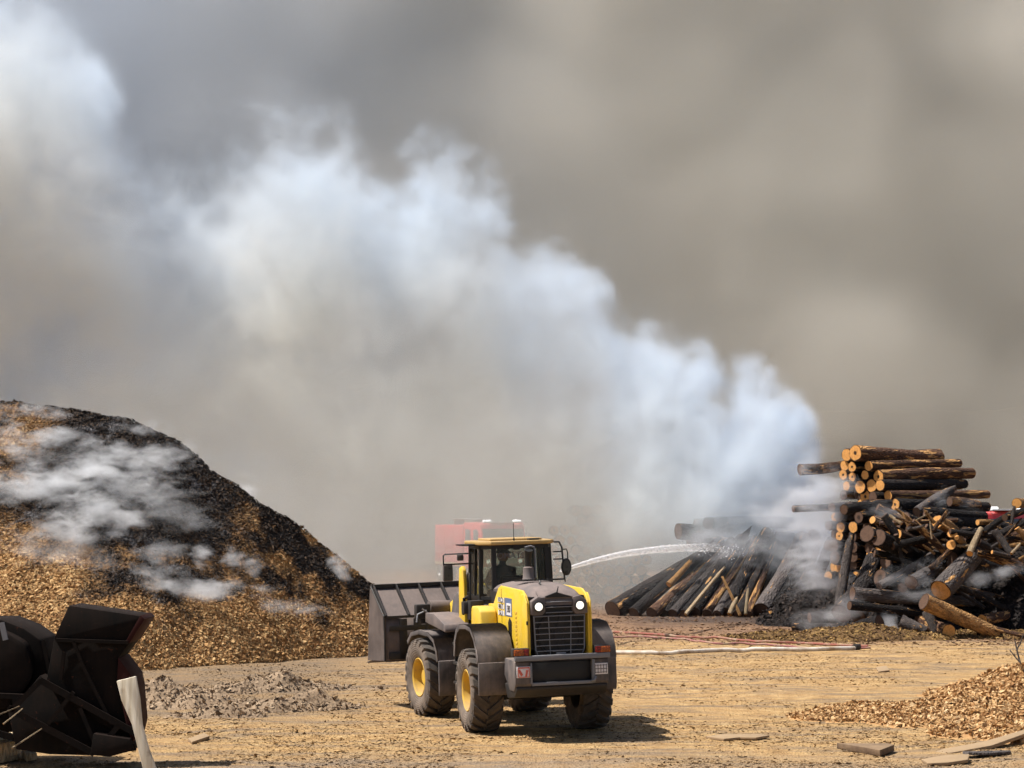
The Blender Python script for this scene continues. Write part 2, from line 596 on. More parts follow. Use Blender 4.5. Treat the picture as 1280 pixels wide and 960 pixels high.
def ground_z(x, y):
    """gently uneven yard, worn with wheel ruts; level under the loader"""
    z = .10 * fbm(x, y, .25, 4) + .05 * fbm(x + 50, y, 1.1, 3)
    tr = 0
    for (x0, y0, dx, w0) in ((.6, 38, -.25, 1), (-4, 38, .35, .7), (5.5, 40, .12, .6), (9, 50, -.9, .6)):
        q = x - x0 - (y - y0) * -dx + 1.1 * fbm(y, y * 0 + x0, .12, 2)
        for o in (-1, 1): tr = tr - .035 * w0 * np.exp(-((q + o) / .26) ** 4) + .02 * w0 * np.exp(-((q + o) / .42) ** 4)
    z = z + tr
    rut = np.sin((x * .35 + y) * 1.9 + 3 * fbm(x, y, .12, 2)) * .018
    z = z + rut
    dl = np.hypot((x - .1) / 4.5, (y - 39.5) / 5)
    k = sstep(.6, 1.3, dl)
    far = 1 - sstep(90, 140, y)
    return z * k * far


def grid_mesh(xs, ys, zf):
    X, Y = np.meshgrid(xs, ys)
    Z = zf(X, Y)
    v = np.stack([X.ravel(), Y.ravel(), Z.ravel()], 1)
    nx, ny = len(xs), len(ys)
    i = np.arange((ny - 1) * (nx - 1)); r_, c_ = i // (nx - 1), i % (nx - 1)
    a = r_ * nx + c_
    f = np.stack([a, a + 1, a + nx + 1, a + nx], 1)
    return v, f


def np_mesh(name, v, f, attrs=None, smooth=True):
    me = bpy.data.meshes.new(name)
    me.vertices.add(len(v)); me.vertices.foreach_set('co', np.ascontiguousarray(v, dtype=np.float32).ravel())
    k = f.shape[1]
    me.loops.add(f.size); me.loops.foreach_set('vertex_index', f.astype(np.int32).ravel())
    me.polygons.add(len(f)); me.polygons.foreach_set('loop_start', np.arange(0, f.size, k, dtype=np.int32))
    me.polygons.foreach_set('loop_total', np.full(len(f), k, dtype=np.int32))
    me.update(calc_edges=True)
    if smooth is not None:
        sm = np.ones(len(f), bool) if smooth is True else smooth
        me.polygons.foreach_set('use_smooth', sm)
    for n, a in (attrs or {}).items():
        at = me.attributes.new(n, 'FLOAT', 'POINT'); at.data.foreach_set('value', a.astype(np.float32))
    me.validate()
    return me


def chips(px, py, pz, nrm, size, rng, aspect=(1.5, 4), tilt=.7, lift=.3, curl=.25):
    """bark chips: bent, jagged slabs lying about on a surface; every one a thin five-faced solid"""
    n = len(px)
    c = np.stack([px, py, pz], 1)
    L = size * (rng.uniform(.35, 1.2, n) + .8 * rng.rand(n) ** 9); asp = rng.uniform(*aspect, n); W = L / asp; T = W * rng.uniform(.15, .4, n)
    d = rng.normal(size=(n, 3)); d -= (d * nrm).sum(1, keepdims=True) * nrm
    d /= np.linalg.norm(d, axis=1, keepdims=True)
    up = nrm + tilt * rng.normal(size=(n, 3)) * .6
    up -= (up * d).sum(1, keepdims=True) * d; up /= np.linalg.norm(up, axis=1, keepdims=True)
    # pitch some chips up
    a = rng.normal(0, tilt * .5, n)[:, None]
    d2 = d * np.cos(a) + nrm * np.sin(a); d2 /= np.linalg.norm(d2, axis=1, keepdims=True)
    up = up - (up * d2).sum(1, keepdims=True) * d2; up /= np.linalg.norm(up, axis=1, keepdims=True)
    s = np.cross(d2, up)
    c = c + nrm * (size * lift * rng.uniform(-.2, 1, n))[:, None]
    L = L[:, None] / 2; W = W[:, None] / 2; T = T[:, None]
    k = (rng.uniform(-curl, curl, n))[:, None] * L
    t1 = rng.uniform(.4, 1, (n, 1)); t2 = rng.uniform(.4, 1, (n, 1))
    p = [c - d2 * L - s * W * t1, c - d2 * L * .9 + s * W * t1, c + s * W - up * -k, c + d2 * L + s * W * t2, c + d2 * L * .92 - s * W * t2, c - s * W + up * k]
    bot = c - up * T
    v = np.stack([p[0], p[1], p[2], p[3], p[4], p[5], bot - d2 * L * .6, bot + d2 * L * .6], 1).reshape(-1, 3)
    base = (np.arange(n) * 8)[:, None]
    f = np.concatenate([base + np.array(q)[None] for q in ([0, 5, 2, 1], [5, 4, 3, 2], [0, 1, 6, 6], [3, 4, 7, 7], [0, 6, 7, 4], [1, 2, 3, 7])], 0)
    # degenerate quads are avoided: triangles are written as quads with a midpoint
    f = np.concatenate([base + np.array(q)[None] for q in ([0, 5, 2, 1], [5, 4, 3, 2], [0, 6, 7, 5], [5, 7, 3, 4], [1, 2, 7, 6])], 0)
    r_ = np.repeat(rng.rand(n), 8)
    return v, f, r_


def join(parts):
    vs, fs, rn = [], [], []
    o = 0
    sm = []
    for v, f, r_, s in parts:
        vs.append(v); fs.append(f + o); rn.append(r_); o += len(v); sm.append(np.full(len(f), s))
    return np.concatenate(vs), np.concatenate(fs), np.concatenate(rn), np.concatenate(sm)


# ------------------------------------------------------------------ materials of the yard
def earth_mat():
    m, N = new_mat('trampled chips and dust')
    p = N.n('ShaderNodeNewGeometry').outputs['Position']
    x, y, z = N.xyz(p)
    at = N.n('ShaderNodeAttribute'); at.attribute_name = 'rnd'
    rn = at.outputs['Fac']
    n1 = N.noise(p, .35, 5, .6)
    n2 = N.noise(p, 2.2, 6, .7)
    n3 = N.noise(p, 14, 5, .7)
    st = N.noise(N.mapping(p, (.5, 2.2, 1), rot=(0, 0, .16)), .8, 5, .65, .4)
    c = N.ramp(n2, [(.28, (.25, .15, .068)), (.42, (.40, .245, .108)), (.55, (.49, .315, .142)), (.70, (.57, .395, .20))])
    grey = N.ramp(n3, [(.3, (.14, .095, .06)), (.7, (.34, .255, .17))])
    c = N.mix(N.mr(st, .47, .62, 0, .85), c, grey)
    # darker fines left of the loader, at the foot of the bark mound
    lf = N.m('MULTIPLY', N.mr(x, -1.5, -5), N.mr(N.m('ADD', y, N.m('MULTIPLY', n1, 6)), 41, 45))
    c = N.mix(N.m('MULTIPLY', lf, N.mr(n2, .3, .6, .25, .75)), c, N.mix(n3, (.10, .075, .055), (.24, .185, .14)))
    # red-brown soil and soot in front of the log stacks
    far = N.mr(N.m('ADD', y, N.m('MULTIPLY', N.m('SUBTRACT', n1, .5), 9)), 60, 66)
    c = N.mix(N.m('MULTIPLY', far, .8), c, N.ramp(n2, [(.3, (.11, .062, .045)), (.5, (.21, .12, .08)), (.7, (.33, .20, .11))]))
    soot = N.m('MULTIPLY', N.m('MULTIPLY', N.mr(y, 69, 73), N.mr(y, 92, 86)), N.m('MULTIPLY', N.mr(x, 3, 5), N.mr(x, 26, 22)))
    c = N.mix(N.m('MULTIPLY', soot, .8), c, (.05, .04, .038))
    # nearest strip: greyer rubble
    nr = N.mr(N.m('ADD', y, N.m('MULTIPLY', n1, 5)), 37.5, 34.5)
    c = N.mix(N.m('MULTIPLY', nr, N.mr(n2, .35, .6, .2, .75)), c, N.mix(n3, (.15, .11, .085), (.36, .28, .21)))
    cr = N.mr(N.vor(N.vm('ADD', p, N.vm('SCALE', N.noise(p, 6, 3, .6, out=1), .12)), 9, 'DISTANCE_TO_EDGE'), 0, .06, .62, 1)
    c = N.mix(1.0, c, N.comb(cr, cr, cr), 'MULTIPLY')
    tone = N.mr(rn, 0, 1, .82, 1.2)
    c = N.mix(1.0, c, N.comb(tone, tone, tone), 'MULTIPLY')
    h = N.m('ADD', N.m('MULTIPLY', n2, .6), N.m('ADD', N.m('MULTIPLY', n3, .5), N.m('MULTIPLY', N.vor(p, 22), .3)))
    return finish(m, N, c, .95, 0, N.bump(h, .09), .15)


M['earth'] = earth_mat()


def chip_mat(name, stops, char=None, grey=0):
    """loose bark chips: every chip its own tone; char(N, pos) tells where the fire has blackened them"""
    m, N = new_mat(name)
    p = N.n('ShaderNodeNewGeometry').outputs['Position']
    at = N.n('ShaderNodeAttribute'); at.attribute_name = 'rnd'
    rn = at.outputs['Fac']
    n2 = N.noise(p, 1.6, 5, .65)
    n3 = N.noise(p, 24, 3, .6)
    f = N.m('ADD', N.m('MULTIPLY', rn, .55), N.m('ADD', N.m('MULTIPLY', n2, .5), N.m('MULTIPLY', n3, .25)))
    c = N.ramp(N.m('SUBTRACT', f, .12), stops)
    if char:
        a, ash = char(N, p, rn, n2)
        burnt = N.ramp(N.m('ADD', N.m('MULTIPLY', rn, .6), N.m('MULTIPLY', n3, .4)), [(.15, (.009, .009, .010)), (.5, (.030, .026, .024)), (.8, (.085, .055, .035)), (.97, (.20, .12, .06))])
        c = N.mix(a, c, burnt)
        c = N.mix(ash, c, N.mix(rn, (.10, .10, .11), (.30, .29, .29)))
    h = N.m('ADD', N.noise(p, 9, 5, .7), N.m('MULTIPLY', N.vor(p, 11), .25))
    return finish(m, N, c, .92, 0, N.bump(h, .05), .15)


def pile_char(N, p, rn, n2):
    x, y, z = N.xyz(p)
    line = N.mr(x, -15, -5, 3.8, 1.4)
    big = N.noise(p, .42, 5, .62, .5)
    e = N.m('ADD', N.m('SUBTRACT', z, line), N.m('MULTIPLY', N.m('SUBTRACT', big, .5), 5.5))
    a = N.mr(e, -1.0, .6, smooth=True)
    # unburnt patches high on the left and golden patches low on the right flank
    keep = N.m('MULTIPLY', N.mr(x, -12.2, -13.6), N.mr(big, .40, .56))
    a = N.m('MULTIPLY', a, N.m('SUBTRACT', 1, N.m('MULTIPLY', keep, .8)))
    rt = N.m('MULTIPLY', N.mr(x, -9.5, -6), N.mr(N.noise(p, .9, 5, .6), .46, .60))
    a = N.m('MULTIPLY', a, N.m('SUBTRACT', 1, N.m('MULTIPLY', rt, .75)))
    ash = N.m('MULTIPLY', N.mr(N.noise(p, 1.3, 6, .7, .6), .53, .64, 0, .7), N.m('MULTIPLY', a, N.mr(x, -6, -9)))
    speck = N.mr(N.m('ADD', a, N.m('MULTIPLY', N.m('SUBTRACT', rn, .5), .55)), .25, .72)
    return speck, ash


GOLD = [(.12, (.09, .045, .020)), (.33, (.28, .145, .058)), (.58, (.49, .285, .118)), (.84, (.66, .45, .22)), (1., (.76, .60, .40))]
TAN = [(.15, (.14, .065, .026)), (.35, (.36, .19, .078)), (.58, (.56, .345, .155)), (.80, (.68, .47, .25)), (1., (.78, .61, .40))]
BROWN = [(.15, (.035, .02, .014)), (.4, (.13, .072, .042)), (.7, (.27, .16, .09)), (1., (.48, .32, .18))]
M['gold_chips'] = chip_mat('golden bark chips', GOLD, pile_char)
M['tan_chips'] = chip_mat('tan bark chips', TAN)
M['brown_chips'] = chip_mat('brown bark chips', BROWN)
DARKB = [(.15, (.07, .05, .034)), (.35, (.22, .155, .10)), (.6, (.40, .29, .19)), (1., (.56, .43, .29))]
M['dark_chips'] = chip_mat('dark mulch', DARKB)

# ------------------------------------------------------------------ ground: one sheet to the horizon
xs = np.concatenate([[-3000, -1200, -500, -220, -110, -70], np.arange(-46, 46.01, .22), [70, 110, 220, 500, 1200, 3000]])
ys = np.concatenate([[-200, -60, -10, 10, 22], np.arange(28, 62, .16), np.arange(62, 100, .5), [105, 115, 130, 160, 220, 400, 900, 3500]])
v, f = grid_mesh(xs, ys, ground_z)
me = np_mesh('ground', v, f, {'rnd': np.full(len(v), .5)})
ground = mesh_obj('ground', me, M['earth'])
tag(ground, 'tan yard floor of trampled bark chips, dust and wheel ruts', 'ground', kind='structure')


def surf_normal(zf, x, y, e=.12):
    gx = (zf(x + e, y) - zf(x - e, y)) / (2 * e); gy = (zf(x, y + e) - zf(x, y - e)) / (2 * e)
    n = np.stack([-gx, -gy, np.ones_like(x)], 1)
    return n / np.linalg.norm(n, axis=1, keepdims=True)


# loose chips lying over the yard (ground cover, uncountable)
rng = np.random.RandomState(3)
n = 100000
yy = 31 + (rng.rand(n) ** 1.5) * 34
xx = rng.uniform(-1, 1, n) * yy * .30
dens = fbm(xx, yy, .5, 3) + .25 * rng.rand(n) + .1 * fbm(xx, yy * 3, .3, 2)
k = dens > .06
xx, yy = xx[k], yy[k]
v, f, r_ = chips(xx, yy, ground_z(xx, yy) + .002, surf_normal(ground_z, xx, yy), .05 + .06 * rng.rand(len(xx)) ** 4, rng, tilt=.45, lift=.12)
me = np_mesh('scattered_chips', v, f, {'rnd': r_}, smooth=np.zeros(len(f), bool))
sc_ch = mesh_obj('scattered_chips', me, M['earth'])
n = 26000
yy = 60 + rng.rand(n) * 26; xx = rng.uniform(-1, 1, n) * yy * .262
k = fbm(xx, yy, .5, 3) + .3 * rng.rand(n) > .08
xx, yy = xx[k], yy[k]
v, f, r_ = chips(xx, yy, ground_z(xx, yy) + .004, surf_normal(ground_z, xx, yy), .12, rng, tilt=.5, lift=.15)
me = np_mesh('scattered_bark', v, f, {'rnd': r_}, smooth=np.zeros(len(f), bool))
tag(mesh_obj('scattered_bark', me, M['brown_chips']), 'brown bark scraps strewn over the far side of the yard', 'bark scraps', kind='stuff')
tag(sc_ch, 'loose bark chips and splinters strewn over the yard floor', 'bark chips', kind='stuff')


def mound(name, zf, bounds, step, mat, nchips, csize, label, cat, keep_over=.02, seed=1, rough=.12, kind=None, tilt=.8, frontonly=True, curl=.3, group=None):
    x0, x1, y0, y1 = bounds
    xs_ = np.arange(x0, x1, step); ys_ = np.arange(y0, y1, step)
    zz = lambda x, y: zf(x, y) + rough * fbm(x, y, 1.3, 5, .6) * sstep(0, .35, zf(x, y)) + ground_z(x, y) - .04 * (zf(x, y) < .01)
    v, f = grid_mesh(xs_, ys_, zz)
    hz = zf(v[:, 0], v[:, 1])
    fk = (hz[f] > .004).any(1)
    f = f[fk]
    used = np.unique(f); mp = -np.ones(len(v), int); mp[used] = np.arange(len(used)); v = v[used]; f = mp[f]
    rg = np.random.RandomState(seed)
    px = rg.uniform(x0, x1, nchips * 7); py = rg.uniform(y0, y1, nchips * 7)
    nn = surf_normal(zf, px, py)
    hh = zf(px, py)
    ok = hh > keep_over
    if frontonly: ok &= (nn[:, 1] < .25)
    ok &= np.abs(px) < py * .33
    px, py, nn = px[ok][:nchips], py[ok][:nchips], nn[ok][:nchips]
    cv, cf, cr = chips(px, py, zz(px, py), nn, csize, rg, tilt=tilt, curl=curl)
    V, Fc, Rn, Sm = join([(v, f, np.full(len(v), .35), True), (cv, cf, cr, False)])
    me = np_mesh(name, V, Fc, {'rnd': Rn}, smooth=Sm)
    o = mesh_obj(name, me, mat)
    tag(o, label, cat, kind=kind, group=group)
    return o, zz


# ------------------------------------------------------------------ the tall bark mound on the left
rid = [(-60, 5.2), (-40, 6.6), (-25, 7.0), (-14.6, 6.93), (-13.0, 6.85), (-12.0, 6.65), (-10.6, 6.3), (-9.4, 5.9), (-8.5, 5.2), (-7.4, 4.3), (-6.3, 3.45), (-5.2, 2.65), (-4.3, 2.1), (-3.6, 1.7), (-2.6, .9), (-1.2, 0.01)]
bas = [(-60, 49), (-25, 49.5), (-14, 50.5), (-9.6, 51), (-7, 53), (-5, 55.5), (-3.5, 57.2), (-1, 59)]
RX, RZ = np.array([p[0] for p in rid]), np.array([p[1] for p in rid])
BX, BY = np.array([p[0] for p in bas]), np.array([p[1] for p in bas])


def pile_z(x, y):
    x_ = x + .9 * fbm(y, x, .35, 2)
    H = np.interp(x_, RX, RZ)
    yb = np.interp(x, BX, BY) + .8 * fbm(x, y * 0, .5, 3)
    run = H / math.tan(R(37)) + .3
    t = (y - yb) / run
    t = np.where(t > 1, 2.15 - t * 1.15, t)
    t = np.clip(t, 0, 1)
    s = t * (1.12 - .12 * t) * (1 - .06 * np.sin(t * PI))
    z = H * np.clip(s, 0, 1)
    gul = fbm(x + .4 * y, y * .3, .8, 4) * .55 * sstep(0, .3, t) * (1 - .5 * t)
    return np.maximum(z + gul * sstep(.02, .8, z), 0)


bark_pile, _ = mound('bark_mound', pile_z, (-34, -.6, 48, 74), .12, M['gold_chips'], 190000, .105,
                     'tall smouldering mound of golden bark chips with a blackened smoking flank', 'bark mound', seed=5, rough=.30)

# ------------------------------------------------------------------ low mounds
def blob(cx, cy, rx, ry, h, p=1.6, rot=0, seed=0, ns=.6):
    c, s = math.cos(rot), math.sin(rot)
    def fz(x, y):
        dx, dy = x - cx, y - cy
        u, w_ = (dx * c + dy * s) / rx, (-dx * s + dy * c) / ry
        d = np.sqrt(u * u + w_ * w_) + .55 * fbm(x + seed, y - seed, ns, 4)
        return h * np.clip(1 - d, 0, 1) ** p
    return fz


def mx(*fs): return lambda x, y: np.maximum.reduce([q(x, y) for q in fs])


chz = mx(blob(13.6, 42.0, 5.6, 6.0, 1.6, 1.3, 0, 3, .5), blob(8.7, 40.2, 3.2, 2.4, .40, 1.0, .1, 9, .9), blob(10.8, 38.0, 3.4, 2.2, .5, 1.0, .2, 5, .9))
mound('chip_heap', chz, (3.6, 17, 33, 50), .07, M['tan_chips'], 46000, .115,
      'low spread of curled tan and orange bark chips at the right edge of the yard', 'chip heap', seed=8, rough=.16, tilt=1.1, curl=.6)
sw = blob(12.4, 46.5, 4.0, 3.0, .5, 1.0, 0, 14, .8)
rb = blob(21.5, 73, 7.0, 6.0, 4.8, 1.1, 0, 21, .5)
mound('earth_bank', rb, (12, 30, 62, 84), .14, M['brown_chips'], 14000, .13, 'brown bank of soil and bark rising behind the jumbled logs at the right edge', 'earth bank', seed=9, rough=.25)
ms = mx(blob(10.6, 62.8, 3.2, .9, .45, .9, 0, 2, 1.1), blob(8.0, 63.6, 1.6, .7, .25, .9, 0, 4, 1.2), blob(14.6, 63.8, 3.4, .9, .28, .9, 0, 6, 1.1))
M['ridge_chips'] = chip_mat('brown and yellow mulch', [(.2, (.04, .024, .015)), (.45, (.13, .075, .035)), (.68, (.33, .20, .07)), (1., (.52, .36, .15))])
mound('mulch_ridge', ms, (5, 19, 60, 66), .08, M['ridge_chips'], 6000, .10, 'low yellow and brown ridge of mulch in front of the burning logs', 'mulch ridge', seed=10, rough=.15)
cl = mx(blob(-7.2, 43.4, 1.5, .6, .55, 1.3, 0, 31, 2.4), blob(-4.2, 41.6, 1.6, .4, .40, 1.3, .3, 33, 2.6), blob(-5.6, 40.4, 1.1, .3, .25, 1.3, 0, 35, 2.6), blob(-5.0, 45.8, 2.2, .5, .40, 1.3, .3, 37, 2.4), blob(-6.2, 42.4, 1.6, .35, .3, 1.3, .2, 39, 2.6))
mound('mulch_clods', cl, (-9.5, -2, 38.5, 47.5), .06, M['dark_chips'], 3000, .10, 'broken row of dark mulch clods left of the loader', 'mulch clods', seed=12, rough=.35, tilt=1.2)
# ------------------------------------------------------------------ wheel loader
loader = empty('wheel_loader', (.41, 37.9, .02), (R(-1.6), 0, R(104)))
tag(loader, 'yellow and dusty grey wheel loader seen from behind, its raised bucket turned left', 'wheel loader')

# chassis and counterweight
b = MB()
b.box((-.2, 0, 1.02), (3.3, .78, .5)).box((.2, 0, 1.35), (2.4, 1.06, .5)).box((1.3, 0, .95), (.7, .5, .75))
b.box((1.75, 0, 1.62), (1.5, 1.45, .22))
b.box((0, 0, .75), (.42, 1.5, .36)).tube([(0, -.8, .75), (0, .8, .75)], .2, 14)
b.box((-1.1, 0, .80), (.6, .5, .16))
b.build('chassis', M['dark'], loader, .02)
b = MB()
# counterweight: outer corner blocks, recessed middle and a rounded belly
for s in (1, -1):
    b.prism([(-1.98, .99), (-1.98, 1.36), (-1.90, 1.40), (-1.25, 1.40), (-1.2, 1.1), (-1.55, .86), (-1.85, .86)], s * .53, s * .83, 'y')
b.prism([(-1.86, .95), (-1.86, 1.40), (-1.2, 1.40), (-1.2, .95)], -.53, .53, 'y')
b.build('counterweight', M['grey'], loader, .025)
b = MB()
b.prism([(-1.95, .96), (-1.97, .90), (-1.82, .76), (-1.3, .70), (-1.1, .96)], -.81, .81, 'y')
b.build('belly_plate', M['dark'], loader, .03)
b = MB(); b.box((-1.885, 0, 1.17), (.05, 1.05, .36)); b.build('recess_shade', M['black'], loader, .01)  # black sheet that paints the shade inside the counterweight recess
b = MB()
b.box((-2.0, 0, 1.43), (.09, 1.68, .085)).box((-1.97, 0, .985), (.06, 1.08, .055))
b.box((-1.98, -.55, 1.17), (.07, .05, .40)).box((-1.98, .55, 1.17), (.07, .03, .36))
b.tube([(-2.02, -.5, 1.0), (-2.05, -.56, 1.02), (-2.02, -.58, 1.08)], .02)
b.build('rear_guard', M['bar'], loader, .012)
for s in (1, -1):
    b = MB(); b.box((-1.925, s * .72, 1.53), (.17, .29, .14)); h = b.build('lamp_bracket', M['dark'], loader, .015)
    b = MB(); b.box((-2.02, s * (.72 + .045), 1.53), (.04, .17, .105)); q = b.build('tail_lamp', M['amber'], loader, .01)
    b = MB(); b.box((-2.02, s * (.72 - .085), 1.53), (.04, .09, .105)); b.build('tail_lamp', M['redlens'], loader, .01)
    pl = MB().box((-1.99, s * .68, 1.20), (.014, .25, .19)).build('warning_plate', M['white'], loader, .003)
    b = MB()
    if s > 0:
        b.box((-2.0, .68, 1.275), (.01, .2, .02)); b.box((-2.0, .775, 1.20), (.009, .012, .16)); b.box((-2.0, .585, 1.20), (.009, .012, .16))
        b.prism([(.73, 1.13), (.79, 1.24), (.75, 1.25), (.695, 1.16)], -2.004, -1.996, 'x')
        b.prism([(.63, 1.12), (.66, 1.12), (.64, 1.24), (.60, 1.23)], -2.004, -1.996, 'x')
        b.box((-2.0, .68, 1.118), (.01, .2, .012))
        b.build('warning_print', M['redp'], pl)
    else:
        for r_ in range(3): b.box((-1.999, -.68, 1.14 + r_ * .06), (.006, .22, .012))
        for k in range(5): b.box((-2.0, -.78 + k * .05, 1.20), (.006, .010, .15))
        b.build('warning_print', M['grey2'], pl)

# hood: dusty grey shell lofted over the engine
def hood_section(x, zt, hw, zb, drop=.16, n=14):
    pts = [(x, -hw, zb)]
    for i in range(n + 1):
        t = -1 + 2 * i / n
        a = abs(t)
        pts.append((x, hw * math.copysign(min(1, a ** .85 * 1.0), t) if a else 0, zt - drop * (a ** 3.2)))
    pts.append((x, hw, zb))
    return pts


secs = [(1.0, 2.60, .46, 2.35, .12), (.5, 2.64, .48, 2.35, .12), (-.3, 2.66, .50, 2.35, .14), (-1.0, 2.65, .505, 2.35, .17), (-1.45, 2.62, .51, 2.34, .20),
        (-1.68, 2.56, .51, 2.33, .22), (-1.80, 2.49, .505, 2.32, .20), (-1.87, 2.40, .495, 2.30, .12)]
b = MB(); vs = []; n_ = 0
for s_ in secs:
    q = hood_section(*s_); n_ = len(q); vs += q
fs = []
for i in range(len(secs) - 1):
    for k in range(n_ - 1):
        fs.append((i * n_ + k, i * n_ + k + 1, (i + 1) * n_ + k + 1, (i + 1) * n_ + k))
fs.append(tuple(range(n_))); fs.append(tuple((len(secs) - 1) * n_ + k for k in range(n_ - 1, -1, -1)))
b.add(vs, fs)
hood = b.build('hood', M['grey2'], loader, 0)
b = MB()
for k in range(9):
    y = -.34 + k * .085
    b.box((-.62, y, 2.69), (.30, .05, .03), (0, .04, .45))
b.build('hood_vent', M['black'], hood)
b = MB()
b.tube([(-1.2, .16, 2.645), (-1.24, .16, 2.70), (-1.3, .16, 2.635)], .012, 6)
b.build('hood_pin', M['black'], hood)
b = MB()
b.prism([(-.22, 2.45), (.02, 2.52), (.0, 2.62), (.03, 2.53), (.24, 2.46), (.22, 2.44), (-.2, 2.44)], -1.90, -1.84, 'x')
b.build('hood_catch', M['black'], hood)
# rear face: pods that carry the headlights, with the grille between and below
b = MB()
for s in (1, -1):
    b.prism([(s * .245, 2.20), (s * .245, 2.44), (s * .37, 2.46), (s * .49, 2.38), (s * .51, 2.16), (s * .455, 2.14), (s * .30, 2.14)], -1.90, -1.55, 'x')
b.box((-1.74, 0, 2.45), (.24, .70, .12), (0, -.5, 0))
b.build('lamp_housing', M['grey2'], loader, .015)
for s in (1, -1):
    b = MB(); b.lathe([(.0, -1.905), (.088, -1.905), (.092, -1.93), (.078, -1.935), (.074, -1.915), (0, -1.915)], (0, s * .365, 2.29), 'x', 24)
    rg = b.build('headlight', M['black'], loader)
    b = MB(); b.lathe([(0, -1.932), (.04, -1.931), (.068, -1.920), (.07, -1.912), (0, -1.912)], (0, s * .365, 2.29), 'x', 24)
    b.build('lens', M['lamp'], rg)
# grille
b = MB()
b.prism([(-.24, 2.44), (.24, 2.44), (.27, 2.14), (.455, 2.14), (.425, 1.44), (-.425, 1.44), (-.455, 2.14), (-.27, 2.14)], -1.80, -1.55, 'x')
gr = b.build('grille', M['black'], loader)
b = MB()
b.lathe([(.36, -1.815), (.38, -1.835), (.40, -1.815)], (0, 0, 1.80), 'x', 28)
for k in range(7):
    a = k * 2 * PI / 7
    b.beam((-1.815, 0, 1.80), (-1.815, .35 * math.cos(a), 1.80 + .35 * math.sin(a)), .012, .1)
b.lathe([(0, -1.84), (.09, -1.835), (.1, -1.81)], (0, 0, 1.8), 'x', 16)
b.build('fan', M['dark'], gr)
b = MB()
def hw_at(z): return .238 if z > 2.15 else .425 + (z - 1.44) / .7 * .03
for z in (2.36, 2.27, 2.18, 2.12, 2.02, 1.92, 1.82, 1.72, 1.62, 1.53):
    b.tube([(-1.885, -hw_at(z), z), (-1.915, -hw_at(z) * .5, z + .004), (-1.915, hw_at(z) * .5, z + .004), (-1.885, hw_at(z), z)], .0085, 6)
for y in (-.2, .2): b.tube([(-1.905, y * .9, 1.46), (-1.915, y, 2.13)], .0085, 6)
b.tube([(-1.88, -.45, 2.13), (-1.88, -.43, 1.55), (-1.88, -.39, 1.46), (-1.88, .39, 1.46), (-1.88, .43, 1.55), (-1.88, .45, 2.13)], .013, 6)
b.build('grille_bars', M['bar'], gr)
b = MB(); b.box((-1.93, 0, 1.475), (.06, .17, .06)).box((-1.90, 0, 1.53), (.04, .28, .025)); b.build('grille_latch', M['bar'], gr, .01)

# yellow side panels with decals
side = [(-1.86, 1.40), (-1.865, 2.12), (-1.85, 2.34), (-1.72, 2.48), (-1.5, 2.56), (.05, 2.585), (.22, 2.54), (.42, 2.40), (.62, 2.24), (1.02, 2.22), (1.02, 1.35), (.6, 1.30)]
for s in (1, -1):
    b = MB(); b.prism(side, s * .51, s * .555, 'y')
    sp = b.build('side_panel', M['yellow'], loader, .018)
    # raised rear corner strip
    b = MB(); b.prism([(-1.89, 1.44), (-1.90, 2.14), (-1.88, 2.36), (-1.72, 2.50), (-1.50, 2.50), (-1.45, 2.1), (-1.40, 1.44)], s * .55, s * .575, 'y')
    b.build('corner_panel', M['yellow'], sp, .012)
    b = MB()
    for k in range(9): b.box((-1.05, s * .557, 1.55 + k * .075), (.12, .012, .035))
    b.build('vent_slots', M['yellow_rim'], sp)
    b = MB(); b.prism([(-.72, 1.62), (-.74, 1.98), (-.60, 2.04), (-.50, 1.96), (-.5, 1.62)], s * .554, s * .563, 'y'); b.build('vent', M['black'], sp)
    if s > 0:
        b = MB(); b.box((-.52, .5585, 2.225), (.52, .006, .32)); b.build('decal', M['bluep'], sp)
        b = MB(); b.box((-.58, .564, 2.19), (.34, .006, .21)); b.build('decal', M['white'], sp)
        # model number on the white field and the maker's name running up beside it
        text_part('lettering', '380', .17, M['blackp'], sp, (-.58, .569, 2.19), (PI / 2, 0, PI), .002, sx=.95)
        for k in range(3):
            b = MB(); b.box((.02, .5585, 2.10 + k * .115), (.44, .006, .085)); b.build('decal', M['white'], sp)
        for z_, t_ in ((2.33, 'KO'), (2.215, 'MAT'), (2.10, 'SU')):
            text_part('lettering', t_, .125, M['blackp'], sp, (.02, .5635, z_), (PI / 2, 0, PI), .002, sx=1.3 if len(t_) > 2 else 1.9)
b = MB(); b.box((-.2, 0, 2.0), (3.1, .98, .9)); b.build('engine_bay', M['dark'], loader)
b = MB(); b.box((-1.9, .575, 2.02), (.05, .02, .06)); b.build('panel_latch', M['black'], loader)

b = MB()
for k, (x_, y_) in enumerate(((1.15, .42), (1.22, .52), (1.3, .62), (1.1, .30))):
    b = MB(); b.tube([(x_, y_, 1.72), (x_ + .15, y_ + .08, 1.9), (x_ + .45, y_ + .05, 1.82), (x_ + .75, y_, 1.55), (x_ + .95, y_ - .05, 1.35)], .022, 8)
    b.build('hydraulic_hose', M['black'], loader)
for s in (1, -1):
    b = MB(); b.box((-.02, s * .556, 1.98), (.014, .006, 1.1)).box((-.72, s * .556, 1.50), (1.4, .006, .012)); b.build('panel_seam', M['black'], loader)
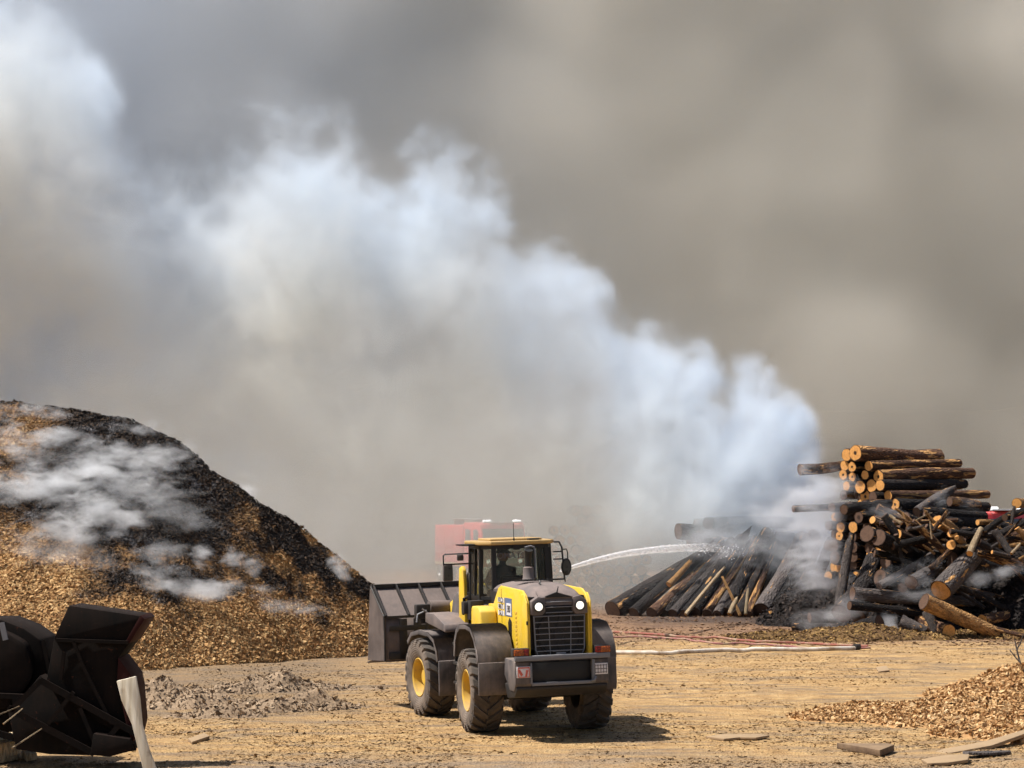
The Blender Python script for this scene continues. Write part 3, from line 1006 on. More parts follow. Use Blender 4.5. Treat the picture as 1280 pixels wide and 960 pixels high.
# stepped platform and tank in front of the left panel
b = MB()
b.prism([(.25, 1.62), (.33, 2.12), (.48, 2.19), (.98, 2.19), (1.04, 2.10), (1.08, 1.62)], .57, .88, 'y')
b.build('side_tank', M['yellow'], loader, .03)
b = MB(); b.prism([(.25, 1.62), (.33, 2.12), (.48, 2.19), (.98, 2.19), (1.04, 2.10), (1.08, 1.62)], -.88, -.57, 'y'); b.build('side_tank', M['yellow'], loader, .03)
b = MB(); b.box((1.2, .76, 2.1), (.3, .25, .35)).box((1.38, .86, 2.14), (.22, .2, .22)).tube([(1.3, .8, 2.2), (1.3, .86, 2.36), (1.5, .9, 2.3), (1.6, .9, 2.0)], .03)
b.build('valve_block', M['dark'], loader, .01)

# exhaust
b = MB()
b.lathe([(0, 2.60), (.115, 2.60), (.12, 2.66), (.105, 2.68), (.10, 2.87), (.06, 2.885), (0, 2.885)], (.62, -.12, 0), 'z', 20)
ex = b.build('exhaust_stack', M['grey2'], loader)
b = MB()
b.tube([(.62, -.12, 2.87), (.62, -.12, 3.02), (.60, -.12, 3.10), (.56, -.12, 3.19)], [.055, .06, .066, .075], 16)
b.build('exhaust_pipe', M['black'], ex)
b = MB(); b.tube([(.60, -.25, 2.68), (.6, -.25, 3.17), (.6, -.23, 3.235), (.6, -.17, 3.26), (.6, -.06, 3.235)], .018, 8); b.build('guard_hoop', M['bar'], ex)

# cab
cz0, cz1 = 1.72, 3.27
b = MB()
plan = [(1.02, .44), (1.32, .62), (2.20, .62), (2.28, .52), (2.28, -.66), (2.20, -.76), (1.42, -.76), (1.02, -.60)]
b.prism(plan, cz0, 2.30, 'z')
cab = b.build('cab', M['grey'], loader, .02)
def tp(p, z):  # slight inward taper with height
    k = 1 - .045 * (z - 2.3)
    return ((p[0] - 1.75) * k + 1.75, p[1] * k, z)
b = MB()
for i, p in enumerate(plan):
    b.beam(tp(p, 2.28), tp(p, 3.28), .075, .075, (1, 0, 0))
for i in range(8):
    p, q = plan[i], plan[(i + 1) % 8]
    b.beam(tp(p, 3.25), tp(q, 3.25), .07, .08); b.beam(tp(p, 2.31), tp(q, 2.31), .07, .06)
b.beam(tp((1.75, .62), 2.28), tp((1.75, .62), 3.28), .05, .05)
b.beam(tp((1.95, -.76), 2.28), tp((1.95, -.76), 3.28), .05, .05)
b.build('cab_frame', M['black'], cab)
for i in range(8):
    p, q = plan[i], plan[(i + 1) % 8]
    b = MB(); b.add([tp(p, 2.3), tp(q, 2.3), tp(q, 3.26), tp(p, 3.26)], [(0, 1, 2, 3)])
    win = b.build('window', M['glass'], cab, smooth=False)
    if i == 7:
        # the maker's name across the top of the rear window
        text_part('lettering', 'KOMATSU', .15, M['grey2'], win, (1.028, .10, 3.08), (PI / 2, 0, -PI / 2), .0015, sx=1.05)
b = MB()
b.prism([(.92, .50), (1.26, .69), (2.32, .69), (2.40, .58), (2.40, -.7), (2.32, -.82), (1.38, -.82), (.92, -.64)], 3.285, 3.355, 'z')
b.box((1.75, -.06, 3.37), (1.0, 1.0, .05))
rf = b.build('roof', M['roof'], cab, .02)
for nm_, c_, d_ in (('visor', (1.65, .80, 3.29), (.5, .3, .025)), ('rear_camera', (1.0, 0, 3.24), (.05, .12, .10)), ('roof_hatch', (1.1, -.35, 3.375), (.16, .2, .03))):
    MB().box(c_, d_).build(nm_, M['black'], rf, .005)
b = MB(); b.tube([(1.1, .02, 3.34), (1.1, .02, 3.68)], .007, 6).tube([(1.1, .02, 3.34), (1.1, .02, 3.40)], .018, 8); b.build('antenna', M['black'], rf)
# inside the cab
b = MB(); b.box((1.62, 0, 2.28), (.5, .5, .12)).box((1.38, 0, 2.5), (.12, .46, .4), (0, -.12, 0)); b.build('operator_seat', M['black'], cab, .03)
b = MB(); b.tube([(2.2, .08, 2.2), (2.08, .08, 2.62)], .035); q = b.build('steering_column', M['black'], cab)
b = MB(); b.lathe([(.17, -.012), (.19, 0), (.17, .012), (.155, 0)], (0, 0, 0), 'z', 24, True); b.box((0, 0, 0), (.34, .03, .015)); b.build('steering_wheel', M['black'], q, loc=(2.07, .08, 2.64), rot=(0, -.3, 0))
b = MB(); b.box((1.9, -.45, 2.45), (.5, .16, .12)); b.build('console', M['dark'], cab, .02)

# mirrors and rails
b = MB(); b.tube([(1.95, .60, 3.12), (1.95, 1.15, 3.12), (1.95, 1.18, 3.09), (1.95, 1.18, 2.87)], .014).tube([(1.95, .60, 2.93), (1.95, 1.18, 2.93)], .014)
mi = b.build('mirror', M['black'], loader)
b = MB(); b.box((1.95, 1.10, 2.77), (.05, .19, .31)).box((1.93, .86, 3.05), (.05, .13, .12)); b.build('mirror_shell', M['grey'], mi, .03)
b = MB(); b.box((1.922, 1.10, 2.77), (.006, .15, .26)); b.build('mirror_glass', M['darkglass'], mi, .0)
b = MB()
b.tube([(1.3, -.80, 3.30), (1.3, -.90, 3.30), (1.3, -.95, 3.2), (1.3, -.99, 2.62)], .017)
b.tube([(1.3, -.95, 3.16), (1.3, -1.04, 3.16), (1.3, -1.06, 3.1), (1.3, -1.06, 2.98)], .012)
b.tube([(1.3, -.78, 3.12), (1.3, -.95, 3.12)], .012).tube([(1.3, -.78, 2.98), (1.3, -.95, 2.98)], .012)
b.tube([(1.3, -.98, 2.75), (1.3, -1.0, 2.55)], .012)
mi = b.build('mirror', M['black'], loader)
b = MB()
ov = [(-1.02 + .10 * math.cos(a), 2.83 + .165 * math.sin(a)) for a in [k * PI / 8 for k in range(16)]]
b.prism(ov, 1.24, 1.30, 'x'); ms = b.build('mirror_shell', M['black'], mi, .02)
b = MB(); b.prism([(-1.02 + .075 * math.cos(a), 2.83 + .13 * math.sin(a)) for a in [k * PI / 8 for k in range(16)]], 1.233, 1.2385, 'x'); b.build('mirror_glass', M['darkglass'], mi)
b = MB()
b.tube([(1.42, .80, 2.18), (1.42, .80, 2.72), (1.45, .80, 2.76), (1.6, .80, 2.76), (1.63, .80, 2.72), (1.63, .80, 2.05)], .014)
b.tube([(1.42, .80, 2.4), (1.63, .80, 2.4)], .012)
b.build('handrail', M['black'], loader)
b = MB()
for k in range(3): b.box((1.55, .92, .75 + .36 * k), (.42, .34, .04))
b.box((1.36, .9, 1.1), (.03, .3, .9)).box((1.74, .9, 1.1), (.03, .3, .9)).box((1.5, .78, 1.68), (.9, .42, .05))
b.build('ladder', M['dark'], loader)

# rear fenders
ARC = [(.92, 1.30), (.86, 1.58), (.66, 1.80), (.40, 1.90), (-.10, 1.93), (-.50, 1.90), (-.80, 1.74), (-.98, 1.50), (-1.03, 1.30)]
def fender(s, parent, arc, y0, y1, flap, loc=None, rot=None):
    b = MB(); b.strip(arc, s * y0, s * y1, .035, 'y')
    # outer lip
    lip = [Vector(p) for p in arc]; inn = []
    for i, p in enumerate(lip):
        t = (lip[min(i + 1, len(lip) - 1)] - lip[max(i - 1, 0)]).normalized()
        inn.append(p + Vector((-t.y, t.x)) * .09)
    for i in range(len(lip) - 1):
        b.prism([lip[i], lip[i + 1], inn[i + 1], inn[i]], s * (y1 - .02), s * (y1 + .012), 'y')
    f = b.build('fender', M['grey'], parent, .012, loc=loc, rot=rot)
    b = MB()
    zt, zb, x = flap
    b.prism([(x, zt), (x - .045, zt), (x - .05, zb + .12), (x - .02, zb), (x + .02, zb)], s * (y0 + .02), s * (y1 - .0), 'y')
    fl = b.build('mud_flap', M['grey'], parent, .02, loc=loc, rot=rot)
    return f
for s in (1, -1):
    fender(s, loader, ARC, .60, 1.25, (1.31, .74, -1.0))
    b = MB(); b.prism([(-.95, 1.42), (-.5, 1.86), (.4, 1.86), (.8, 1.5), (.6, 1.2), (-.6, 1.2)], s * .585, s * .61, 'y')
    b.build('inner_fender', M['black'], loader)

# ------------ front frame, turned about the articulation joint
ARTL, ARTR = (1.62, 0, 0), (0, 0, R(8))
def fb(b, name, mat, parent=loader, bev=0, **kw):
    return b.build(name, mat, parent, bev, loc=ARTL if parent is loader else None, rot=ARTR if parent is loader else None, **kw)
b = MB()
b.box((.9, 0, 1.0), (1.7, .8, .7)).box((1.3, 0, 1.5), (1.1, .85, .6)).box((1.66, 0, .75), (.42, 1.5, .36))
for s in (1, -1):
    b.prism([(.75, 1.3), (.9, 2.25), (1.15, 2.38), (1.4, 2.25), (1.75, 1.2)], s * .36, s * .42, 'y')
    b.prism([(.75, 1.3), (.9, 2.25), (1.15, 2.38), (1.4, 2.25), (1.75, 1.2)], s * .56, s * .62, 'y')
ff = fb(b, 'front_frame', M['grey'], bev=.02)
for s in (1, -1):
    b = MB()
    b.prism([(.95, 2.05), (1.0, 2.35), (1.25, 2.40), (2.1, 2.05), (2.95, 1.30), (3.0, 1.05), (2.85, .98), (1.9, 1.72), (1.2, 2.0)], s * .40, s * .50, 'y')
    la = fb(b, 'lift_arm', M['yellow'], bev=.02)
    b = MB(); b.tube([(1.0, s * .49, 1.2), (1.75, s * .49, 1.75)], .075, 12); fb(b, 'lift_cylinder', M['yellow'])
    b = MB(); b.tube([(1.7, s * .49, 1.71), (2.0, s * .49, 1.93)], .035, 10); fb(b, 'cylinder_rod', M['chrome'])
# yellow upright beside the cab
b = MB(); b.prism([(.60, 1.55), (.62, 2.5), (.66, 2.80), (.74, 2.88), (.86, 2.84), (.90, 2.5), (.95, 1.55)], .60, .68, 'y'); fb(b, 'guard_post', M['yellow'], bev=.02)
b = MB(); b.prism([(1.2, 1.9), (1.45, 2.5), (1.6, 2.5), (2.2, 1.7), (2.1, 1.55)], -.09, .09, 'y'); fb(b, 'bell_crank', M['yellow'], bev=.02)
b = MB(); b.tube([(.7, 0, 2.0), (1.5, 0, 2.42)], .09, 12); fb(b, 'tilt_cylinder', M['grey'])
# front fenders
ARCF = [(1.66 + a, c) for a, c in [(.80, 1.40), (.55, 1.58), (.1, 1.65), (-.45, 1.63), (-.75, 1.52), (-.92, 1.30), (-.95, 1.10)]]
for s in (1, -1):
    fender(s, loader, ARCF, .56, 1.20, (1.12, .46, .72), loc=ARTL, rot=ARTR)
b = MB(); b.prism([(.5, 1.72), (.55, 1.80), (1.1, 1.98), (1.6, 1.98), (1.6, 1.80), (.5, 1.66)], .62, 1.12, 'y'); fb(b, 'deck_plate', M['grey2'], bev=.015)
for s in (1, -1):
    b = MB(); b.box((1.75, s * 1.12, 2.0), (.16, .3, .28)).box((1.75, s * 1.12, 1.82), (.1, .12, .12)); wl = fb(b, 'work_lamp', M['dark'], bev=.03)
    b = MB(); b.lathe([(0, 1.835), (.09, 1.835), (.09, 1.85), (0, 1.86)], (0, s * 1.12, 2.0), 'x', 16); b.build('lens', M['chrome'], wl)
    b = MB(); b.tube([(1.66, s * 1.0, 1.85), (1.6, s * 1.1, 2.02), (1.66, s * 1.25, 1.95), (1.66, s * 1.27, 1.8)], .02, 8)
    b.tube([(1.6, s * .95, 1.8), (1.55, s * 1.05, 1.95), (1.6, s * 1.18, 2.06)], .016, 8)
    b.build('lamp_hose', M['bar'], wl)
b = MB(); b.tube([(2.0, .45, 2.04), (2.0, .90, 2.06)], .135, 20); b.tube([(2.0, .35, 2.04), (2.0, .47, 2.04)], .05)
fb(b, 'air_tank', M['steel'], bev=.02)

# bucket
b = MB()
prof = [(3.0, .98), (2.98, 1.42), (3.02, 1.85), (3.78, 2.40)]
b.strip(prof, -1.45, 1.45, -.05, 'y')
b.prism([(3.0, .96), (4.05, .90), (4.25, .86), (4.25, .90), (3.1, 1.03)], -1.45, 1.45, 'y')
bucket = fb(b, 'bucket', M['steel'], bev=.008)
for s in (1, -1):
    b = MB(); b.prism([(2.99, .99), (2.97, 1.42), (3.01, 1.86), (3.78, 2.42), (3.88, 2.36), (4.12, .93)], s * 1.45, s * 1.48, 'y'); b.build('side_plate', M['steel'], bucket)
    b = MB(); b.tube([(3.0, s * 1.485, .98), (2.98, s * 1.485, 1.42), (3.0, s * 1.485, 1.86), (3.78, s * 1.485, 2.42)], .022, 6); b.build('edge_rib', M['dark'], bucket)
b = MB()
for k in range(7):
    y = 1.45 - .48 * k
    b.beam((2.99, y, 1.85), (3.75, y, 2.43), .085, .03, (0, 1, 0))
b.beam((3.77, -1.48, 2.43), (3.77, 1.48, 2.43), .10, .07)
b.beam((2.99, -1.45, 1.84), (2.99, 1.45, 1.84), .05, .05)
b.build('rib', M['dark'], bucket)
b = MB()
for y in (-.60, -.38, .38, .60): b.prism([(2.85, 1.0), (2.85, 1.3), (2.98, 1.8), (3.0, 1.0)], y - .03, y + .03, 'y')
for y in (1.1, .8): b.box((2.965, y, 1.4), (.03, .16, .8))
b.box((2.955, 0, 1.62), (.03, 2.8, .10)); b.box((2.97, 0, 1.08), (.04, 2.8, .14))
b.build('hinge_bracket', M['dark'], bucket, .008)

# wheels
def tyre_mesh():
    b = MB()
    w_ = .285
    prof = [(.34, -.20), (.40, -.25), (.52, -.285), (.62, -.28), (.675, -.25), (.695, -.15), (.70, 0), (.695, .15), (.675, .25), (.62, .28), (.52, .285), (.40, .25), (.34, .20)]
    b.lathe(prof, axis='y', n=64, closed=True)
    nl = 20
    for sd_ in (1, -1):
        for k in range(nl):
            a0 = 2 * PI * (k + (.5 if sd_ < 0 else 0)) / nl
            st = []
            for i, (t, yy, ro) in enumerate([(0, -.01, .748), (.35, .09, .750), (.7, .19, .745), (.93, .265, .725), (1.0, .29, .655)]):
                a = a0 - .30 * t
                wa = .052 + .028 * t
                ri = .66 if t < 1 else .60
                st.append([(r_ * math.cos(q), yy * sd_, r_ * math.sin(q)) for r_, q in ((ri, a - wa * 1.15), (ro, a - wa), (ro, a + wa), (ri, a + wa * 1.15))])
            vs = [p for q in st for p in q]
            fs = [(0, 1, 2, 3), (16, 19, 18, 17)]
            for i in range(4):
                for j in range(4):
                    j2 = (j + 1) % 4
                    fs.append((i * 4 + j, i * 4 + j2, i * 4 + 4 + j2, i * 4 + 4 + j))
            b.add(vs, fs)
    return b
rim_b = MB()
rim_b.lathe([(.355, .20), (.375, .235), (.36, .245), (.335, .225), (.315, .12), (.30, .05), (.17, .035), (.155, .10), (.145, .13), (0, .135)], axis='y', n=36)
rim_b.mat(1); rim_b.lathe([(.355, -.20), (.36, -.24), (.33, -.2), (.30, -.05), (0, -.05)], axis='y', n=36); rim_b.mat(0)
for k in range(12):
    a = 2 * PI * k / 12
    rim_b.tube([(.235 * math.cos(a), .03, .235 * math.sin(a)), (.235 * math.cos(a), .065, .235 * math.sin(a))], .016, 6)
wheel0 = None
spots = [((0, 1.0, .75), 0, 0), ((0, -1.0, .75), PI, 0), ((1.66, 1.02, .75), 0, 1), ((1.66, -1.0, .75), PI, 1)]
Mart = Matrix.Translation(ARTL) @ Matrix.Rotation(R(8), 4, 'Z')
for i, (p, fl, art) in enumerate(spots):
    if wheel0 is None:
        wheel = empty('wheel', parent=loader)
        ty = tyre_mesh().build('tyre', M['rubber'], wheel, 0)
        ri = rim_b.build('rim', [M['yellow_rim'], M['dark']], wheel, 0)
        wheel0 = wheel
    else:
        wheel = wheel0.copy(); col.objects.link(wheel); wheel.parent = loader
        for ch in (ty, ri):
            c = ch.copy(); col.objects.link(c); c.parent = wheel
    pos = Vector(p)
    if art: pos = Mart @ pos
    wheel.location = pos + Vector((0, 0, .0 if i % 2 == 0 else -.045))
    wheel.rotation_euler = (0, .37 * i, fl + (R(8) if art else 0))

# ------------------------------------------------------------------ operator (a body grown from a skeleton)
def skin_figure(name, pts, edges, rad, mat, parent=None, levels=2, loc=(0, 0, 0), rot=(0, 0, 0), root=0):
    me = bpy.data.meshes.new(name)
    me.from_pydata(pts, edges, [])
    o = mesh_obj(name, me, mat, parent)
    o.location = loc; o.rotation_euler = rot
    md = o.modifiers.new('skin', 'SKIN')
    for i, r_ in enumerate(rad):
        sv = me.skin_vertices[0].data[i]
        sv.radius = (r_, r_) if not isinstance(r_, tuple) else r_
        sv.use_root = (i == root)
    ss = o.modifiers.new('sub', 'SUBSURF'); ss.levels = levels; ss.render_levels = levels
    dg = bpy.context.evaluated_depsgraph_get(); dg.update()
    m2 = bpy.data.meshes.new_from_object(o.evaluated_get(dg))
    o.modifiers.clear(); o.data = m2
    for p in m2.polygons: p.use_smooth = True
    return o


# seated, facing forward (+x in the loader's frame), head turned a little to the right, leaning towards the console
bp = [(0, 0, 0), (.02, .0, .16), (.05, -.01, .34), (.07, -.015, .46), (.08, -.02, .55), (.095, -.03, .62), (.10, -.035, .70), (.10, -.035, .77),
      (.06, .19, .44), (.22, .25, .24), (.42, .16, .24),
      (.06, -.21, .43), (.20, -.28, .22), (.44, -.24, .20),
      (.05, .10, -.02), (.42, .15, .02), (.55, .15, -.38), (.68, .16, -.42),
      (.05, -.10, -.02), (.42, -.15, .02), (.55, -.15, -.38), (.68, -.16, -.42)]
be = [(0, 1), (1, 2), (2, 3), (3, 4), (4, 5), (5, 6), (6, 7), (3, 8), (8, 9), (9, 10), (3, 11), (11, 12), (12, 13), (0, 14), (14, 15), (15, 16), (16, 17), (0, 18), (18, 19), (19, 20), (20, 21)]
br = [(.16, .13), (.15, .12), (.17, .12), (.10, .09), .055, .075, .095, .07, .07, .052, .04, .07, .052, .04, .09, .07, .05, .05, .09, .07, .05, .05]
CABL = Vector((1.62, .12, 2.36))
ML = Matrix.LocRotScale(loader.location, loader.rotation_euler.to_quaternion(), Vector((1, 1, 1)))
wl_ = ML @ CABL
op = skin_figure('person', bp, be, br, M['cloth'], loc=wl_, rot=loader.rotation_euler)
tag(op, 'driver in dark clothes and a brimmed hat seated inside the cab of the loader', 'person')
b = MB()
b.lathe([(.07, .60), (.10, .655), (.11, .70), (.105, .76), (.08, .81), (.03, .835), (0, .84)], (.10, -.035, 0), 'z', 20)
hd = b.build('head', M['skin'], op)
b = MB()
b.tube([(.205, -.035, .70), (.225, -.035, .675)], [.012, .018], 8); b.box((.195, -.035, .64), (.02, .045, .01))
for s in (1, -1): b.lathe([(0, -.01), (.012, 0), (0, .01)], (.197, -.035 + s * .033, .715), 'x', 8); b.box((.11, -.035 + s * .108, .70), (.03, .015, .05))
b.build('face', M['skin'], hd)
b = MB()
b.lathe([(.115, .765), (.20, .755), (.205, .765), (.12, .785), (.108, .86), (.07, .89), (0, .88)], (.10, -.035, 0), 'z', 24)
b.build('hat', M['hat'], op)
for s, hp in ((1, (.42, .16, .24)), (-1, (.44, -.24, .20))):
    pts = [(-.02, 0, 0), (.05, 0, .0), (.09, 0, -.005)]; ed = [(0, 1), (1, 2)]; rd = [.028, (.04, .02), (.036, .018)]
    for k in range(4):
        y = -.033 + .022 * k; L = (.03, .036, .034, .026)[k]
        i0 = len(pts)
        pts += [(.10, y, -.008), (.10 + L, y, -.02), (.10 + L + .012, y, -.045)]; ed += [(2, i0), (i0, i0 + 1), (i0 + 1, i0 + 2)]; rd += [.010, .009, .008]
    i0 = len(pts)
    pts += [(.04, -s * .042, -.01), (.075, -s * .062, -.025)]; ed += [(1, i0), (i0, i0 + 1)]; rd += [.012, .010]
    skin_figure('hand', pts, ed, rd, M['skin'], op, 1, hp)
# ------------------------------------------------------------------ logs
def bark_mat(name, ramp_stops, orange=.0, ash=.0):
    m, N = new_mat(name)
    tc = N.n('ShaderNodeTexCoord').outputs['Object']
    oi = N.n('ShaderNodeObjectInfo').outputs['Random']
    off = N.comb(N.m('MULTIPLY', oi, 91), N.m('MULTIPLY', oi, 37), 0)
    q = N.vm('ADD', N.mapping(tc, (7, 1.3, 1.3)), off)
    n1 = N.noise(q, 1.0, 6, .68, .3)
    fine = N.noise(N.vm('ADD', N.mapping(tc, (9, 5, 5)), off), 2.2, 5, .7)
    v = N.vor(N.vm('ADD', N.mapping(tc, (22, 3.4, 3.4)), off), 1.0, 'DISTANCE_TO_EDGE')
    c = N.ramp(N.m('ADD', N.m('MULTIPLY', n1, .6), N.m('MULTIPLY', fine, .4)), ramp_stops)
    tone = N.mr(oi, 0, 1, .6, 1.35)
    c = N.mix(1., c, N.comb(tone, tone, tone), 'MULTIPLY')
    if ash: c = N.mix(N.m('MULTIPLY', N.mr(fine, .56, .70), ash), c, (.28, .26, .26))
    if orange:
        o_ = N.noise(N.vm('ADD', N.mapping(tc, (4.5, 1.5, 1.5)), N.vm('SCALE', off, 1.7)), 1.0, 4, .6, .2)
        c = N.mix(N.mr(o_, .64 - orange * .1, .67 - orange * .1), c, N.ramp(fine, [(.3, (.36, .16, .05)), (.6, (.66, .38, .15)), (.8, (.78, .55, .30))]))
    h = N.m('ADD', N.mr(v, 0, .35), N.m('MULTIPLY', fine, .8))
    return finish(m, N, c, .85, 0, N.bump(h, .05), .25)


M['b_char'] = bark_mat('charred bark', [(.25, (.006, .006, .007)), (.5, (.022, .018, .017)), (.75, (.07, .045, .035))], .15, .25)
M['b_brown'] = bark_mat('scorched brown bark', [(.25, (.012, .009, .008)), (.42, (.06, .030, .020)), (.6, (.16, .085, .05)), (.8, (.30, .17, .10))], 1.0)
M['b_grey'] = bark_mat('ashen grey bark', [(.25, (.03, .026, .026)), (.5, (.11, .092, .085)), (.75, (.26, .215, .185))], .2, .4)
M['b_orange'] = bark_mat('stripped orange wood', [(.25, (.08, .04, .02)), (.42, (.30, .15, .06)), (.6, (.52, .29, .11)), (.8, (.68, .44, .20))], 1.5)
M['b_pale'] = bark_mat('pale split wood', [(.25, (.30, .20, .11)), (.5, (.58, .43, .26)), (.75, (.78, .64, .44))], .0)


def cut_mat(name, a, b_, heart):
    m, N = new_mat(name)
    tc = N.n('ShaderNodeTexCoord').outputs['Object']
    oi = N.n('ShaderNodeObjectInfo').outputs['Random']
    x, y, z = N.xyz(N.vm('ADD', tc, N.vm('SCALE', N.vm('SUBTRACT', N.noise(tc, 1.6, 3, .6, out=1), (.5, .5, .5)), .35)))
    r_ = N.m('SQRT', N.m('ADD', N.m('MULTIPLY', y, y), N.m('MULTIPLY', z, z)))
    rg = N.m('SINE', N.m('MULTIPLY', r_, 42))
    n = N.noise(N.vm('ADD', tc, N.comb(oi, oi, 0)), 3.5, 5, .65)
    c = N.mix(N.m('MULTIPLY_ADD', rg, .22, .5), a, b_)
    c = N.mix(N.mr(n, .45, .75, 0, .6), c, tuple(q * .45 for q in a))
    c = N.mix(N.m('MULTIPLY', N.mr(r_, heart, heart * .6), N.mr(oi, .78, .8)), c, (.03, .018, .012))
    c = N.mix(N.mr(r_, .90, .99), c, (.035, .02, .014))
    return finish(m, N, c, .8, 0, N.bump(n, .01), .2)


M['cut'] = cut_mat('sawn orange log end', (.52, .22, .05), (.76, .40, .13), .32)
M['cut_dark'] = cut_mat('scorched or hazy log end', (.07, .040, .028), (.14, .08, .05), .5)


def log_proto(seed, broken=False):
    rg = random.Random(seed)
    n, m = 14, 12
    vs = []; ph = rg.random() * 6.28; bend = rg.uniform(.05, .35)
    for i in range(m + 1):
        t = i / m
        tap = 1.06 - .20 * t
        cy_ = bend * math.sin(t * PI) * math.cos(ph); cz = bend * math.sin(t * PI) * math.sin(ph)
        for k in range(n):
            a = 2 * PI * k / n
            r_ = tap * (1 + .09 * mnoise.noise(Vector((t * 7 + seed * 5, math.cos(a) * 1.4, math.sin(a) * 1.4))) + .05 * mnoise.noise(Vector((t * 22, math.cos(a) * 3, math.sin(a) * 3 + seed))))
            xx = t
            if broken and i == m: xx = t + rg.uniform(-.10, .10)
            if broken and i == m - 1: xx = t - .02 + rg.uniform(-.03, .03)
            if broken and i == m: r_ *= rg.uniform(.35, .9)
            vs.append((xx, cy_ + r_ * math.cos(a), cz + r_ * math.sin(a)))
    fs = [tuple(range(n - 1, -1, -1))]
    for i in range(m):
        for k in range(n):
            k2 = (k + 1) % n
            fs.append((i * n + k, i * n + k2, (i + 1) * n + k2, (i + 1) * n + k))
    fs.append(tuple(m * n + k for k in range(n)))
    me = bpy.data.meshes.new('log'); me.from_pydata(vs, [], fs)
    for p in me.polygons: p.use_smooth = len(p.vertices) == 4
    ends = []
    for side, i in ((0, 0), (1, m)):
        if side == 1 and broken: continue
        ring = vs[i * n:(i + 1) * n]
        cy_ = sum(p[1] for p in ring) / n; cz = sum(p[2] for p in ring) / n
        sgn = -1 if side == 0 else 1
        ev = []
        for (sc_, ox) in ((.985, .0005), (.97, .004), (.0, .0045)):
            for p in ring:
                ev.append((p[0] + sgn * ox, cy_ + (p[1] - cy_) * sc_, cz + (p[2] - cz) * sc_))
        ef = []
        for j in range(2):
            for k in range(n):
                k2 = (k + 1) % n
                q = (j * n + k, j * n + k2, (j + 1) * n + k2, (j + 1) * n + k)
                ef.append(q if side else q[::-1])
        em = bpy.data.meshes.new('cut_end'); em.from_pydata(ev, [], ef)
        bm = bmesh.new(); bm.from_mesh(em); bmesh.ops.remove_doubles(bm, verts=bm.verts, dist=1e-5); bm.to_mesh(em); bm.free()
        ends.append(em)
    return me, ends


_protos = {}
def get_proto(seed, broken, mat, cut):
    key = (seed, broken, mat, cut)
    if key not in _protos:
        me, ends = log_proto(seed, broken)
        me.materials.append(M[mat])
        for e in ends: e.materials.append(M[cut])
        _protos[key] = (me, ends)
    return _protos[key]


def log(a, b, r, mat='b_char', cut='cut', label=None, group=None, broken=False, name='log', roll=None, seed=None):
    a, b = Vector(a), Vector(b)
    me, ends = get_proto(seed if seed is not None else rnd.randrange(5), broken, mat, cut)
    o = bpy.data.objects.new(name, me); col.objects.link(o)
    d = b - a
    o.location = a
    q = Vector((1, 0, 0)).rotation_difference(d.normalized())
    o.rotation_mode = 'QUATERNION'
    from mathutils import Quaternion
    o.rotation_quaternion = q @ Quaternion((1, 0, 0), roll if roll is not None else rnd.uniform(0, 6.28))
    o.scale = (d.length, r, r)
    for e in ends:
        c = bpy.data.objects.new('cut_end', e); col.objects.link(c); c.parent = o
    tag(o, label, 'log', group)
    return o


ORD = ['first', 'second', 'third', 'fourth', 'fifth', 'sixth', 'seventh', 'eighth', 'ninth', 'tenth', 'eleventh', 'twelfth', 'thirteenth', 'fourteenth', 'fifteenth', 'sixteenth']

# tall stack on the right: rows of logs with their sawn ends towards the left
U = Vector((.76, .65, .02)).normalized(); V_ = Vector((-.65, .76, 0)).normalized()
row_u = [1069, 1080, 1093, 1101, 1108, 1114, 1119, 1123, 1124, 1122, 1124, 1120, 1122, 1118, 1120, 1120, 1120]
row_n = [2, 3, 4, 4, 5, 6, 7, 7, 7, 7, 7, 7, 7, 7, 7, 7, 7]
rowz = 5.72
for i, (u0, nn_) in enumerate(zip(row_u, row_n)):
    z = rowz - i * .335 - (.06 if i else 0)
    if z < .2: break
    Y0 = 68.6 if i > 4 else 69.4 - .15 * i
    base = Vector(((u0 - 640) * Y0 / F_PX, Y0, z))
    for j in range(nn_):
        p = base + V_ * (j * .47 + rnd.uniform(-.07, .07)) + U * (rnd.uniform(-.45, .3) if i > 2 else rnd.uniform(-.05, .2))
        p.z += rnd.uniform(-.05, .05)
        r_ = rnd.choice([.155, .17, .18, .19, .215]) if i else .26 - .05 * j
        L = rnd.uniform(4.3, 5.2)
        tilt = Vector((rnd.uniform(-.03, .03), rnd.uniform(-.03, .03), rnd.uniform(-.04, .035) + (.0 if i < 3 else -.01)))
        tone = 'b_brown' if (i < 3 and rnd.random() < .75) or rnd.random() < .25 else 'b_char'
        if i == 0: lab = ['thickest brown log on the very top of the tall stack, its orange end hollow', 'thinner brown log beside the thickest one on top of the tall stack'][j]
        else: lab = '%s log from the front, %s row below the top of the tall stack' % (ORD[j], ORD[i - 1])
        log(p, p + (U + tilt).normalized() * L, r_, tone, 'cut' if rnd.random() < (.85 if i < 5 else .5) else 'cut_dark', lab, 'logs of the tall stack')

